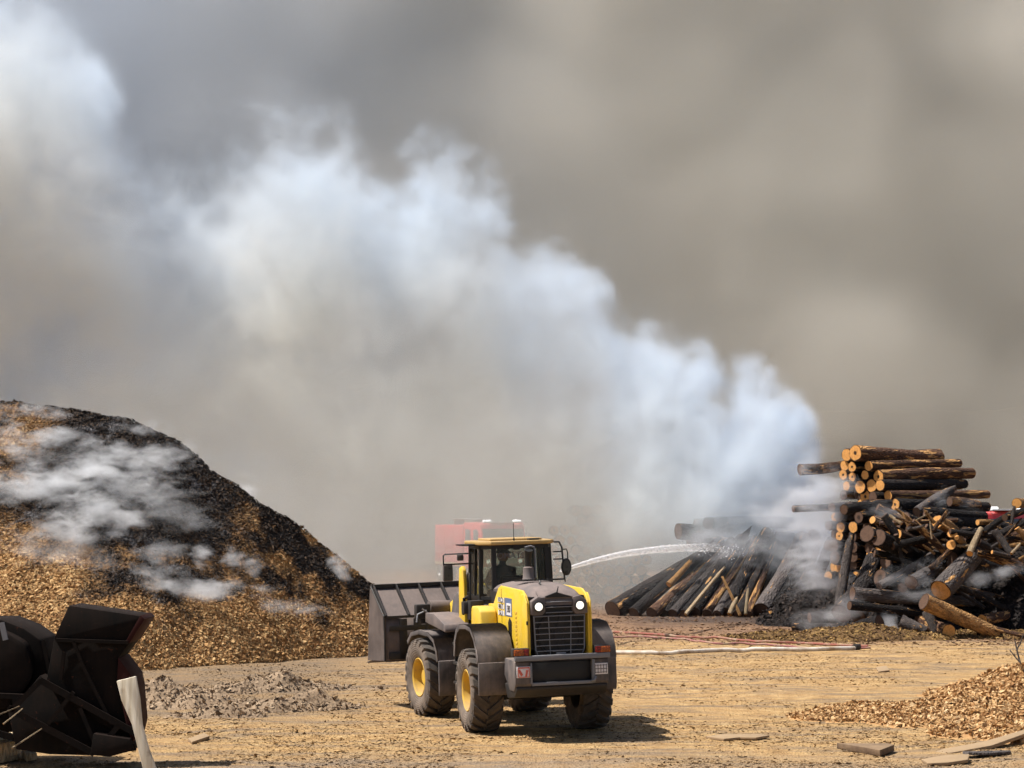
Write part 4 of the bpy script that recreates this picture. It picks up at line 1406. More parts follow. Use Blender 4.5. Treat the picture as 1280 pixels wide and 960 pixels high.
# lean-to of charred logs left of the stack
lean = [((764, 766), (893, 688), .36, 'b_char'), ((790, 768), (900, 676), .22, 'b_char'), ((812, 769), (902, 686), .22, 'b_brown'), ((826, 770), (915, 676), .20, 'b_char'), ((838, 770), (926, 672), .19, 'b_grey'),
        ((852, 770), (918, 690), .17, 'b_char'), ((864, 769), (934, 668), .26, 'b_char'), ((880, 770), (944, 674), .18, 'b_brown'), ((892, 770), (940, 690), .16, 'b_grey'), ((903, 769), (958, 664), .24, 'b_char'),
        ((918, 770), (966, 672), .17, 'b_char'), ((930, 770), (968, 680), .15, 'b_brown'), ((947, 768), (1003, 672), .33, 'b_grey'), ((966, 768), (1018, 668), .28, 'b_char'), ((984, 768), (1022, 680), .22, 'b_char'), ((1000, 768), (1040, 676), .24, 'b_char')]
for k, ((u1, v1), (u2, v2), r_, mt) in enumerate(lean):
    a = P(u1, 0, 76.0 - .2 * (k % 3)); a.z = r_ * .6
    b_ = P(u2, v2, 79.5 + .3 * (k % 3))
    side = 'leaning log %d' % k
    lab = ('thickest charred log at the left end of the leaning row' if k == 0 else
           'thick ash grey log with an orange scar in the leaning row' if k == 12 else
           'slanting %s log, %s from the left end of the leaning row' % ({'b_char': 'charred', 'b_brown': 'scorched brown', 'b_grey': 'ash grey'}[mt], ORD[k]))
    log(a, b_, r_, mt, 'cut_dark', lab, 'slanting logs left of the tall stack', broken=(k % 4 == 2))
def px(u, v, Y): return P(u, v, Y)
log(px(857, 768, 75.3), px(903, 712, 76.4), .07, 'b_pale', 'cut', 'long pale yellow splinter lying along the leaning charred logs', broken=True, name='wood_splinter')
log(px(925, 769, 74.8), px(903, 721, 75.6), .055, 'b_orange', 'cut', 'thin orange stick propped against the leaning charred logs', name='wood_stick')
log(px(932, 768, 75.0), px(935, 737, 75.5), .06, 'b_pale', 'cut', 'short upright pale stick between the leaning charred logs', broken=True, name='wood_stick')
log(px(912, 768, 74.8), px(921, 748, 75.2), .09, 'b_pale', 'cut', 'short pale wedge of wood at the foot of the leaning logs', broken=True, name='wood_splinter')
log(px(836, 731, 76.6), px(862, 703, 77.2), .12, 'b_orange', 'cut', 'orange stripped scar of wood high on the leaning row', broken=True, name='wood_splinter')
# logs lying behind the top of the lean-to
for k, (u1, u2, v_, Y, r_) in enumerate([(848, 950, 664, 81, .3), (862, 990, 676, 81.4, .3), (870, 990, 657, 82, .26), (905, 1010, 686, 81, .3), (880, 1000, 700, 81.2, .32), (900, 1010, 716, 81, .32), (920, 1030, 732, 81, .32), (930, 1030, 750, 80.6, .32), (885, 905, 654, 80.5, .22)]):
    log(px(u1, v_, Y), px(u2, v_ - 3, Y + 1.5), r_, 'b_char', 'cut_dark',  # dark end colour stands in for the haze over these logs
        'dark log lying level behind the leaning row, %s in height order' % ORD[k] if k < 8 else 'short dark block on top of the leaning row', 'level logs behind the leaning row')

# hazy deck of logs behind the smoke, sawn ends towards the camera
for i in range(9):
    for j in range(9):
        z = .24 + i * .44
        x = P(692, 0, 93).x + j * .48 + (.24 if i % 2 else 0)
        if i > 6 and (j < 2 or j > 6): continue
        y = 93 + rnd.uniform(-.3, .3)
        log((x, y, z + rnd.uniform(-.03, .03)), (x + rnd.uniform(-.1, .1), y + 4, z), rnd.uniform(.18, .25), 'b_brown', 'cut',
            'hazy sawn log in the deck behind the smoke, %s row up, %s from left' % (ORD[i], ORD[j]), 'logs of the deck behind the smoke')

# jumble in front of the stack: each log placed by hand
J = [((1091, 650), (1192, 697), 66.5, 69, .16, 'b_brown', 'cut', 0, 'long brown log sloping down right, its orange end pointing to the stack'),
     ((1131, 648), (1209, 684), 67.5, 69.5, .27, 'b_char', 'cut_dark', 0, 'thick dark log sloping down right under the tall stack'),
     ((1122, 668), (1202, 699), 65.8, 68, .21, 'b_brown', 'cut', 0, 'brown log with an orange torn end lying over the dark ones'),
     ((1084, 667), (1166, 702), 65.5, 68, .33, 'b_char', 'cut_dark', 0, 'thick black log whose scorched end faces the smoke'),
     ((1098, 672), (1172, 712), 65.3, 68, .33, 'b_char', 'cut_dark', 0, 'thick black log just right of its black neighbour, end to the left'),
     ((1176, 738), (1242, 664), 64.0, 66.5, .42, 'b_grey', 'cut', 1, 'largest grey brown trunk leaning up to the right with a broken top'),
     ((1139, 728), (1183, 701), 64.5, 67, .27, 'b_grey', 'cut_dark', 0, 'short grey log leaning parallel to the largest trunk'),
     ((1128, 735), (1168, 706), 65.0, 67, .20, 'b_char', 'cut_dark', 0, 'dark log leaning behind the short grey one'),
     ((1049, 757), (1063, 672), 66.0, 66.8, .20, 'b_grey', 'cut_dark', 1, 'upright weathered grey post at the left edge of the jumble'),
     ((1052, 767), (1092, 700), 65.5, 67.5, .42, 'b_char', 'cut_dark', 0, 'big black log leaning beside the upright grey post'),
     ((1072, 770), (1112, 712), 66.0, 68, .34, 'b_char', 'cut_dark', 0, 'second big black log leaning right of the grey post'),
     ((1172, 652), (1197, 668), 65.5, 66.5, .26, 'b_orange', 'cut', 1, 'stubby orange broken log perched in the middle of the jumble'),
     ((1190, 666), (1206, 684), 65.2, 66.2, .20, 'b_orange', 'cut', 1, 'small orange broken piece below the stubby orange log'),
     ((1212, 692), (1226, 661), 64.2, 65.2, .13, 'b_pale', 'cut', 0, 'clean pale split billet standing against the largest trunk'),
     ((1189, 681), (1222, 700), 65.0, 67, .20, 'b_char', 'cut', 0, 'dark log with a bright round orange end above the largest trunk'),
     ((1196, 672), (1214, 690), 64.9, 65.9, .11, 'b_orange', 'cut', 1, 'orange strip of torn wood beside the bright round log end'),
     ((1066, 742), (1216, 752), 65.3, 66.5, .26, 'b_grey', 'cut_dark', 0, 'long ash covered log lying level across the smoke'),
     ((1062, 757), (1160, 768), 64.5, 65.5, .17, 'b_char', 'cut_dark', 0, 'thin charred log lying level under the ash covered one'),
     ((1155, 752), (1245, 792), 62.6, 63.4, .31, 'b_orange', 'cut_dark', 0, 'orange barked log sloping down to the ground in front'),
     ((1186, 789), (1150, 772), 62.6, 65.6, .26, 'b_brown', 'cut', 0, 'log facing the camera with a round orange sawn end on the ground'),
     ((1158, 764), (1170, 791), 63.4, 63.2, .19, 'b_grey', 'cut_dark', 0, 'short grey block leaning steeply beside the orange barked log'),
     ((1126, 776), (1157, 790), 63.8, 63.6, .25, 'b_grey', 'cut_dark', 0, 'short grey log on the ground left of the steep grey block'),
     ((1100, 779), (1068, 787), 63.6, 64.2, .31, 'b_char', 'cut_dark', 0, 'thick black log on the ground with its end in white smoke'),
     ((1228, 775), (1258, 768), 64.5, 65.5, .22, 'b_brown', 'cut', 0, 'orange ended log on the ground at the foot of the brown bank'),
     ((962, 767), (1010, 766), 70.5, 70.9, .12, 'b_orange', 'cut', 0, 'thin orange ended pole lying on the ground left of the smoke'),
     ((990, 783), (1062, 783), 68.0, 67.6, .17, 'b_char', 'cut_dark', 0, 'half buried black log in the soot in front of the stack'),
     ((1012, 772), (1070, 768), 68.6, 69, .22, 'b_char', 'cut_dark', 0, 'black log on the soot behind the half buried one'),
     ((1055, 637), (1112, 629), 66.4, 67.8, .20, 'b_char', 'cut_dark', 0, 'squared black beam jutting left out of the stack'),
     ((992, 636), (1082, 631), 71.4, 72.6, .15, 'b_char', 'cut_dark', 0, 'short black log end jutting left into the thick smoke'),
     ((1000, 587), (1062, 580), 71.0, 71.6, .24, 'b_brown', 'cut_dark', 0, 'lone dark red log high up left of the tall stack, half in smoke'),
     ((1256, 647), (1292, 634), 65.0, 66, .14, 'b_char', 'cut_dark', 0, 'thin dark log sloping up to the right edge'),
     ((1271, 629), (1300, 630), 66.0, 69, .20, 'b_orange', 'cut', 0, 'orange ended log highest at the right edge of the jumble'),
     ((1222, 653), (1247, 654), 66.0, 66.4, .12, 'b_orange', 'cut', 0, 'short orange plank like log beside the red truck'),
     ((1243, 663), (1264, 692), 64.6, 64.4, .15, 'b_grey', 'cut_dark', 0, 'narrow pale grey log standing right of the largest trunk'),
     ((1271, 660), (1283, 676), 64.8, 64.8, .11, 'b_orange', 'cut', 0, 'short orange brown log at the right edge under the dark one'),
     ((1264, 692), (1275, 680), 64.2, 64.4, .06, 'b_pale', 'cut', 1, 'small pinkish splinter low at the right edge'),
     ((1240, 690), (1262, 695), 64.0, 64.2, .08, 'b_grey', 'cut', 0, 'thin grey stick lying at the foot of the narrow pale log'),
     ((1187, 627), (1224, 631), 68.0, 68.6, .19, 'b_brown', 'cut_dark', 0, 'dark red log lying level just under the tall stack'),
     ((1150, 640), (1230, 646), 68.5, 70, .28, 'b_char', 'cut_dark', 0, 'black log level under the tall stack, left of the red truck'),
     ((1180, 655), (1260, 660), 67.8, 69, .28, 'b_char', 'cut_dark', 0, 'black log level behind the stubby orange one'),
     ((1205, 668), (1288, 676), 66.8, 68, .30, 'b_char', 'cut_dark', 0, 'black log level behind the narrow pale one'),
     ((1230, 680), (1300, 664), 66.4, 68, .24, 'b_brown', 'cut_dark', 0, 'brown log crossing behind the right edge of the jumble'),
     ((1146, 640), (1190, 612), 68.4, 69.6, .20, 'b_grey', 'cut_dark', 1, 'ash grey snag leaning up against the tall stack'),
     ((1108, 700), (1176, 730), 66.6, 68, .34, 'b_char', 'cut_dark', 0, 'black log deep under the jumble behind the thin haze'),
     ((1100, 722), (1170, 742), 66.2, 67.5, .34, 'b_char', 'cut_dark', 0, 'lowest black log deep under the jumble'),
     ((1190, 700), (1260, 712), 66.0, 67.5, .34, 'b_char', 'cut_dark', 0, 'black log behind the base of the largest trunk'),
     ((1120, 655), (1180, 672), 68.4, 69.5, .32, 'b_char', 'cut_dark', 0, 'black log wedged under the tall stack behind the brown ones'),
     ((1160, 668), (1240, 680), 67.4, 68.5, .30, 'b_char', 'cut_dark', 0, 'black log wedged behind the orange broken pieces'),
     ((1244, 786), (1280, 795), 62.8, 62.4, .10, 'b_brown', 'cut', 1, 'thin broken brown branch on the ground at the right edge')]
for (a, b_, y1, y2, r_, mt, ct, br, lab) in J:
    log(px(*a, y1), px(*b_, y2), r_ * .78, mt, ct, lab, 'jumbled logs in front of the tall stack', broken=bool(br))
for k in range(34):
    u0, v0 = rnd.uniform(1105, 1280), rnd.uniform(650, 745)
    if u0 > 1240: v0 = min(v0, 700)
    a = px(u0, v0, rnd.uniform(65.2, 67.5)); an = rnd.gauss(-.45, .35) if rnd.random() < .65 else rnd.uniform(.4, 1.2); L = rnd.uniform(1.2, 2.8)
    d_ = Vector((math.cos(an), rnd.uniform(-.1, .5), math.sin(an))) * L / 2
    if (a - d_).z < .1 or (a + d_).z < .1: a.z += .5
    log(a - d_, a + d_, rnd.uniform(.07, .13), rnd.choice(['b_char', 'b_char', 'b_grey', 'b_brown']), 'cut_dark', 'thin charred pole tangled among the jumbled logs', 'thin poles tangled in the jumble', broken=rnd.random() < .5, name='charred_pole')
# snapped slats and splinters caught in the jumble
for k in range(26):
    u0, v0 = rnd.uniform(1120, 1275), rnd.uniform(640, 700)
    if u0 > 1200: v0 += 6
    a = px(u0, v0, 65.2 + rnd.uniform(-.5, .8)); an = rnd.uniform(0, PI); L = rnd.uniform(.3, .9)
    log(a, a + Vector((math.cos(an) * L, rnd.uniform(-.2, .2), math.sin(an) * L)), rnd.uniform(.03, .06), rnd.choice(['b_pale', 'b_orange', 'b_grey', 'b_brown']), 'cut',
        'small snapped splinter caught among the jumbled logs', 'splinters caught in the jumble', broken=True, name='wood_splinter')

# charcoal heap under it all
ch = mx(blob(14.0, 71.5, 5.5, 5.5, 3.6, .9, 0, 41, .5), blob(16.5, 70, 4.0, 4.0, 3.4, .9, 0, 43, .5), blob(9.8, 80.5, 4.5, 2.6, 2.9, .9, 0, 42, .5))
M['char_chips'] = chip_mat('charcoal', [(.15, (.006, .006, .006)), (.5, (.022, .018, .017)), (.8, (.06, .045, .038)), (1., (.16, .11, .08))])
mound('charcoal_heap', ch, (4, 23, 64, 86), .16, M['char_chips'], 22000, .16, 'heap of charcoal and broken bark buried under the jumbled logs', 'charcoal heap', seed=19, rough=.4)

# ------------------------------------------------------------------ fire hoses
def hose_mat(name, c):
    m, N = new_mat(name)
    tc = N.n('ShaderNodeTexCoord').outputs['Object']
    n = N.noise(tc, 3, 5, .6)
    return finish(m, N, N.mix(N.mr(n, .45, .65), c, (.34, .25, .17)), .8, 0, N.bump(N.noise(tc, 40, 2), .004), .3)


M['hose_w'] = hose_mat('canvas hose', (.62, .56, .48)); M['hose_r'] = hose_mat('red hose', (.27, .09, .065)); M['hose_p'] = hose_mat('purple brown hose', (.30, .12, .11))


def hose(name, pts, r, mat, label):
    P3 = [G(*p) for p in pts]
    out = []
    for i in range(len(P3) - 1):
        for k in range(8):
            t = k / 8
            p0 = P3[max(i - 1, 0)]; p1 = P3[i]; p2 = P3[i + 1]; p3 = P3[min(i + 2, len(P3) - 1)]
            out.append(.5 * ((2 * p1) + (-p0 + p2) * t + (2 * p0 - 5 * p1 + 4 * p2 - p3) * t * t + (-p0 + 3 * p1 - 3 * p2 + p3) * t ** 3))
    out.append(P3[-1])
    X = np.array([p.x for p in out]); Yc = np.array([p.y for p in out])
    Z = ground_z(X, Yc)
    b = MB(); b.tube([(x, y, z + r * .8) for x, y, z in zip(X, Yc, Z)], r, 10)
    o = b.build(name, M[mat], None)
    tag(o, label, 'fire hose'); return o


hose('fire_hose', [(640, 812), (700, 815), (770, 817), (830, 818), (900, 815.5), (960, 815), (1020, 814.5), (1068, 812.5)], .062, 'hose_w', 'pale canvas fire hose lying across the yard right of the loader')
hc = G(1068, 812.5); hd_ = G(1086, 811)
b = MB(); b.tube([(hc.x, hc.y, .08), (hc.x + (hd_.x - hc.x) * .3, hc.y + (hd_.y - hc.y) * .3, .08)], .085, 12)
cp = b.build('hose_coupling', M['dark'], None); cp.parent = bpy.data.objects['fire_hose']; cp.name = 'coupling'
hose('fire_hose', [(764, 789), (800, 793), (850, 797), (900, 799), (950, 804.5), (1000, 805), (1040, 808), (1085, 810)], .038, 'hose_r', 'thin red fire hose running towards the mulch ridge')
hose('fire_hose', [(745, 797), (800, 796), (850, 800), (890, 806), (930, 806), (980, 808), (1030, 811), (1088, 811)], .032, 'hose_p', 'thin dark red hose lying between the pale hose and the red one')

# ------------------------------------------------------------------ jet of water
def water_mat():
    m, N = new_mat('spraying water')
    tc = N.n('ShaderNodeNewGeometry').outputs['Position']
    n = N.noise(N.mapping(tc, (1.2, 1.2, 6)), 3, 5, .7)
    df = N.n('ShaderNodeBsdfDiffuse'); df.inputs[0].default_value = (.86, .87, .88, 1)
    tl = N.n('ShaderNodeBsdfTranslucent'); tl.inputs[0].default_value = (.86, .87, .88, 1)
    tr = N.n('ShaderNodeBsdfTransparent')
    a = N.n('ShaderNodeMixShader'); N.set(a, 0, .5); N.set(a, 1, df); N.set(a, 2, tl)
    b_ = N.n('ShaderNodeMixShader')
    at = N.n('ShaderNodeAttribute'); at.attribute_name = 'thin'
    N.set(b_, 0, N.m('ADD', N.mr(n, .35, .6, .05, .5), at.outputs['Fac'], clamp=True)); N.set(b_, 1, a); N.set(b_, 2, tr)
    o = N.n('ShaderNodeOutputMaterial'); N.t.links.new(b_.outputs[0], o.inputs[0])
    return m


jp = [(700, 714, 60), (718, 708, 61), (745, 700, 62.5), (780, 692, 64.5), (820, 687, 67), (860, 684.5, 70), (895, 684.5, 73), (925, 690, 76)]
jv = [P(*p) for p in jp]
jj = []
for i in range(len(jv) - 1):
    for k in range(10): jj.append(jv[i].lerp(jv[i + 1], k / 10))
jj.append(jv[-1])
for _ in range(6): jj = [jj[0]] + [(jj[i - 1] + jj[i] * 2 + jj[i + 1]) / 4 for i in range(1, len(jj) - 1)] + [jj[-1]]
b = MB(); rr_ = []
for i, p in enumerate(jj):
    t = i / (len(jj) - 1)
    rr_.append((.03 + .13 * t ** .8) * (1 + .3 * mnoise.noise(Vector((i * .9, 3, 0)))))
b.tube(jj, rr_, 10)
wj = b.build('water_jet', water_mat(), None)
at = wj.data.attributes.new('thin', 'FLOAT', 'POINT')
j0, j1 = jj[0].x, jj[-1].x
for i, v_ in enumerate(wj.data.vertices): at.data[i].value = max(0, min(.75, ((v_.co.x - j0) / (j1 - j0)) ** 2 * .8))
tag(wj, 'white jet of water arching from behind the loader onto the logs', 'water jet')
# droplets that break away from the jet are part of it
b = MB()
for k in range(260):
    t = rnd.random() ** .7; i = min(int(t * (len(jj) - 1)), len(jj) - 2)
    p = jj[i] + Vector((rnd.gauss(0, 1), rnd.gauss(0, 1), rnd.gauss(-.2, 1))) * (.03 + .13 * t)
    s_ = rnd.uniform(.006, .016) * (1 + .6 * t)
    b.add([p + Vector(q) * s_ for q in ((0, 0, 1), (1, 0, 0), (0, 1, 0), (-1, 0, 0), (0, -1, 0), (0, 0, -1))], [(0, 1, 2), (0, 2, 3), (0, 3, 4), (0, 4, 1), (5, 2, 1), (5, 3, 2), (5, 4, 3), (5, 1, 4)])
dm, N = new_mat('droplets'); finish(dm, N, (.85, .86, .88), .3)
b.build('droplets', dm, wj)['kind'] = 'stuff'

# ------------------------------------------------------------------ fire trucks
M['fired'] = dusty('fire engine red', (.62, .025, .03), (.35, .2, .16), .3, amount=.25)
M['whitep'] = dusty('white paint', (.8, .8, .78), (.5, .45, .4), .4, amount=.2)
M['beacon'] = lens('white beacon', (.9, .9, .9), 1.5, (1, 1, 1))
M['wind'] = dusty('truck windscreen', (.03, .04, .05), (.2, .2, .2), .08, amount=.15)


def fire_truck(loc, rz, label, scale=1.0):
    t = empty('fire_truck', loc, (0, 0, rz)); t.scale = (scale,) * 3
    tag(t, label, 'fire truck')
    def bl(b, n, m, p=t, bev=.03): return b.build(n, M[m], p, bev)
    b = MB()   # x forward, cab front at x=0
    b.prism([(-2.6, .75), (-.05, .75), (.0, 1.65), (-.28, 2.95), (-.5, 3.05), (-2.6, 3.05)], -1.2, 1.2, 'y')
    cabt = bl(b, 'cab', 'fired', bev=.08)
    b = MB(); b.prism([(.015, 1.72), (-.245, 2.74), (-.20, 2.75), (.05, 1.72)], -1.08, 1.08, 'y'); bl(b, 'windscreen', 'wind', cabt, .01)
    for s in (1, -1):
        for x0, x1 in ((-1.15, -.45), (-2.3, -1.45)):
            b = MB(); b.prism([(x0, 1.85), (x1, 1.85), (x1 - .1, 2.7), (x0, 2.7)], s * 1.19, s * 1.215, 'y'); bl(b, 'side_window', 'wind', cabt, .005)
        b = MB(); b.prism([(x0 - .05, 1.0), (-1.35, 1.0), (-1.35, 2.78), (x0 - .05, 2.78)], s * 1.195, s * 1.208, 'y'); d = bl(b, 'door', 'fired', cabt, .004)
        b = MB(); b.box((-1.5, s * 1.22, 1.65), (.16, .03, .04)); bl(b, 'handle', 'chrome', d, .005)
        b = MB(); b.lathe([(0, .03), (.09, .04), (.11, .0), (.11, -.03), (0, -.03)], (0, s * .85, 1.15), 'x', 16); bl(b, 'headlight', 'beacon', cabt, 0)
        b = MB(); b.tube([(-.35, s * 1.2, 2.5), (-.1, s * 1.45, 2.5), (-.1, s * 1.45, 1.9)], .02); b.box((-.1, s * 1.45, 2.1), (.08, .18, .42)); bl(b, 'mirror', 'black', cabt, .01)
        b = MB(); b.box((-.35, s * .8, 3.12), (.22, .4, .14)); bl(b, 'beacon', 'beacon', cabt, .03)
    b = MB(); b.box((-.35, 0, 3.08), (.35, 2.0, .06)); bl(b, 'light_bar', 'whitep', cabt, .01)
    b = MB(); b.box((.03, 0, 1.25), (.04, 1.3, .4)); bl(b, 'grille', 'chrome', cabt, .01)
    b = MB(); b.box((.15, 0, .72), (.4, 2.45, .32)); bl(b, 'bumper', 'whitep', t, .05)
    b = MB(); b.box((-4.75, 0, 1.85), (4.1, 2.4, 2.1)); body = bl(b, 'body', 'fired', t, .04)
    b = MB(); b.box((-3.6, 0, .85), (6.4, .9, .35)); bl(b, 'chassis', 'dark')
    for s in (1, -1):
        for k in range(3):
            b = MB(); b.box((-3.4 - k * 1.2, s * 1.205, 1.9), (1.05, .03, 1.7))
            for q in range(12): b.box((-3.4 - k * 1.2, s * 1.222, 1.15 + q * .14), (1.03, .01, .02))
            bl(b, 'shutter', 'fired', body, 0)
        b = MB(); b.box((-4.75, s * 1.21, .93), (4.1, .03, .14)); bl(b, 'side_stripe', 'roof', body, .005)
    b = MB()
    for s in (.25, -.25): b.tube([(-6.6, s, 3.2), (-2.8, s, 3.2)], .035, 6)
    for k in range(12): b.tube([(-6.5 + k * .33, -.25, 3.2), (-6.5 + k * .33, .25, 3.2)], .02, 6)
    for k in (-6.4, -3.2): b.box((k, 0, 3.04), (.1, .6, .3))
    bl(b, 'ladder', 'bar', t, 0)
    w0 = None
    for x_ in (-1.25, -4.9, -6.2):
        for s in (1, -1):
            if w0 is None:
                w0 = empty('wheel', (x_, s * 1.03, .52), (0, 0, 0), t)
                b = MB(); b.lathe([(.28, -.14), (.46, -.16), (.52, -.12), (.52, .12), (.46, .16), (.28, .14)], axis='y', n=28, closed=True); ty_ = bl(b, 'tyre', 'rubber', w0, 0)
                b = MB(); b.lathe([(0, .06), (.12, .06), (.24, .02), (.28, .13)], axis='y', n=24); rm_ = bl(b, 'rim', 'chrome', w0, 0)
            else:
                w1 = w0.copy(); col.objects.link(w1); w1.parent = t; w1.location = (x_, s * 1.03, .52); w1.rotation_euler = (0, 0, 0 if s > 0 else PI)
                for ch_ in (ty_, rm_):
                    c_ = ch_.copy(); col.objects.link(c_); c_.parent = w1
    return t


ft = P(612, 700, 106)
fire_truck((ft.x + .75, 106, 0), R(-90 + 22), 'red fire truck with white beacons half lost in the smoke behind the loader', 1.02)
ft2 = P(1258, 700, 92)
fire_truck((ft2.x + .4, 92, .1), R(-90 + 35), 'red fire truck whose roof shows above the jumbled logs at the right', 1.2)

# ------------------------------------------------------------------ overturned steel hopper, bottom left
M['rust_black'] = dusty(spec=.12, name='blackened steel', base=(.005, .0045, .004), dust=(.024, .014, .010), rough=.85, amount=.6, wear=(.05, .018, .010), scale=2)
M['rust_red'] = dusty(spec=.15, name='dark red primer', base=(.03, .006, .005), dust=(.03, .014, .01), rough=.8, amount=.4, scale=2)
HY = 32.4
def hp(u, v, dy=0): p = P(u, v, HY + dy); return p
hop = empty('steel_hopper', (P(110, 940, HY).x, HY, 0))
tag(hop, 'blackened steel hopper with a dark red end tipped over on its angle iron frame', 'hopper')
def hprism(b, pts, y0, y1):
    o_ = hop.location
    loc = [(P(u, v, HY).x - o_.x, P(u, v, HY).z) for u, v in pts]
    b.prism(loc, y0, y1, 'y'); return b
b = MB()
hprism(b, [(86, 757), (176, 770), (180, 775), (161, 803), (67, 799)], 0, .9)
tb = b.build('hopper_lid', M['rust_black'], hop, .012)
b = MB(); hprism(b, [(67, 798), (163, 802), (146, 824), (148, 850), (160, 905), (160, 925), (100, 890), (57, 852)], .05, .85); bd = b.build('hopper_body', M['rust_black'], hop, .01)
b = MB(); hprism(b, [(148, 822), (165, 845), (168, 858), (172, 905), (166, 930), (158, 905), (147, 850)], -.03, .9); b.build('end_plate', M['rust_red'], hop, .006)
b = MB(); hprism(b, [(176, 769), (181, 774), (162, 804), (157, 802)], -.02, .92); b.build('lid_edge', M['rust_red'], tb, .004)
b = MB()
for (a, c) in [((92, 802), (103, 830)), ((103, 830), (140, 905)), ((70, 800), (160, 803)), ((80, 815), (76, 850))]:
    b.beam(hp(*a, -.04) - hop.location, hp(*c, -.04) - hop.location, .05, .05, (0, 1, 0))
b.build('stiffener', M['rust_black'], bd)
for a, c, w_ in [((50, 850), (172, 918), .10), ((10, 885), (118, 942), .10), ((92, 865), (60, 905), .06), ((100, 885), (118, 928), .06), ((150, 905), (118, 942), .08), ((52, 850), (14, 888), .08), ((118, 940), (170, 934), .10)]:
    b = MB(); b.beam(hp(*a, -.1) - hop.location, hp(*c, -.1) - hop.location, w_, .03, (0, 1, 0)); b.beam(hp(*a, .0) - hop.location, hp(*c, .0) - hop.location, .03, w_, (0, 1, 0))
    b.build('frame_bar', M['rust_black'], hop)
b = MB()
for dy in (.8,):
    for a, c, w_ in [((55, 855), (165, 925), .08), ((20, 890), (120, 938), .08)]:
        b.beam(hp(*a, dy) - hop.location, hp(*c, dy) - hop.location, w_, .06)
b.build('rear_frame', M['rust_black'], hop)
b = MB(); hprism(b, [(48, 845), (100, 885), (160, 915), (168, 936), (130, 946), (60, 944), (18, 938), (8, 892)], .12, .85); b.build('under_plate', M['rust_black'], hop, .01)
b = MB(); hprism(b, [(120, 915), (165, 922), (170, 936), (140, 944), (116, 942)], -.2, .9); b.build('foot_plate', M['rust_black'], hop, .01)
# scrap lump left of it: a crumpled drum on a skid
sc_ = empty('scrap_drum', (P(10, 940, 32.8).x, 32.8, 0))
tag(sc_, 'blackened crumpled drum on a steel skid at the bottom left corner', 'scrap drum')
b = MB()
c0 = P(4, 830, 33.4) - sc_.location
b.lathe([(0, -.75), (.55, -.75), (.62, -.72), (.60, -.4), (.63, -.35), (.60, -.3), (.60, 0), (.63, .05), (.60, .1), (.60, .7), (.5, .75), (0, .75)], (c0.x, c0.y, c0.z), 'y', 48)
dr = b.build('drum', M['rust_black'], sc_, .01)
for v_ in dr.data.vertices:
    v_.co += Vector((mnoise.noise(v_.co * 2.1), 0, mnoise.noise(v_.co * 1.7 + Vector((5, 0, 0))))) * .10
b = MB()
for a, c, w_ in [((-40, 868), (55, 872), .08), ((20, 872), (22, 925), .10), ((-40, 905), (60, 935), .10), ((54, 800), (66, 860), .06), ((14, 905), (60, 860), .05)]:
    b.beam(P(*a, 32.6) - sc_.location, P(*c, 32.6) - sc_.location, w_, w_)
b.build('skid', M['rust_black'], sc_)
b = MB(); o2 = sc_.location; b.prism([(P(u, v, 32.8).x - o2.x, P(u, v, 32.8).z) for u, v in ((-60, 775), (0, 775), (28, 786), (48, 800), (57, 830), (62, 862), (40, 880), (34, 915), (-60, 920))], .1, 1.3, 'y'); b.build('casing', M['rust_black'], sc_, .03)
b = MB(); q = [P(u, v, 32.5) - sc_.location for u, v in ((2, 778), (9, 783), (7, 800), (4, 800))]
b.beam(q[0], q[2], .03, .08); b.build('torn_strap', M['bar'], sc_)

# pale stake leaning in the foreground
def stake_mat():
    m, N = new_mat('weathered pale board')
    tc = N.n('ShaderNodeTexCoord').outputs['Object']
    g = N.noise(N.mapping(tc, (14, 14, .8)), 1.5, 5, .6, .5)
    n = N.noise(tc, 5, 4)
    c = N.ramp(g, [(.3, (.46, .37, .25)), (.5, (.66, .58, .44)), (.7, (.80, .73, .60))])
    c = N.mix(N.mr(n, .6, .75), c, (.32, .22, .13))
    return finish(m, N, c, .8, 0, N.bump(g, .006), .3)


M['stake'] = stake_mat()
M['barkslab'] = dusty('dark bark slab', (.10, .06, .035), (.30, .20, .11), .9, amount=.6, bump=.02)
M['board'] = dusty('grey tan board', (.27, .18, .10), (.36, .25, .14), .9, amount=.6, wear=(.20, .13, .08), bump=.01)
SY = 20.0
outl = [(146, 851), (155, 849), (170, 845), (175, 873), (178, 905), (186, 935), (196, 962), (230, 1060), (205, 1060), (180, 965), (165, 905), (152, 875)]
loc0 = P(180, 960, SY); loc0.z = 0
b = MB(); b.prism([(P(u, v, SY).x - loc0.x, P(u, v, SY).z) for u, v in outl], -.02, .03, 'y')
st = b.build('stake', M['stake'], None, .008); st.location = loc0
zmin = min(v_.co.z for v_ in st.data.vertices)
tag(st, 'pale splintered board standing upright in front of the black hopper', 'stake')
b = MB(); tip = P(218, 1060, SY); b.beam((tip.x - loc0.x, .005, tip.z + .02), (tip.x - loc0.x + .22, .005, -.06), .045, .16, (0, 1, 0))
b.build('lower_end', M['stake'], st, .006)

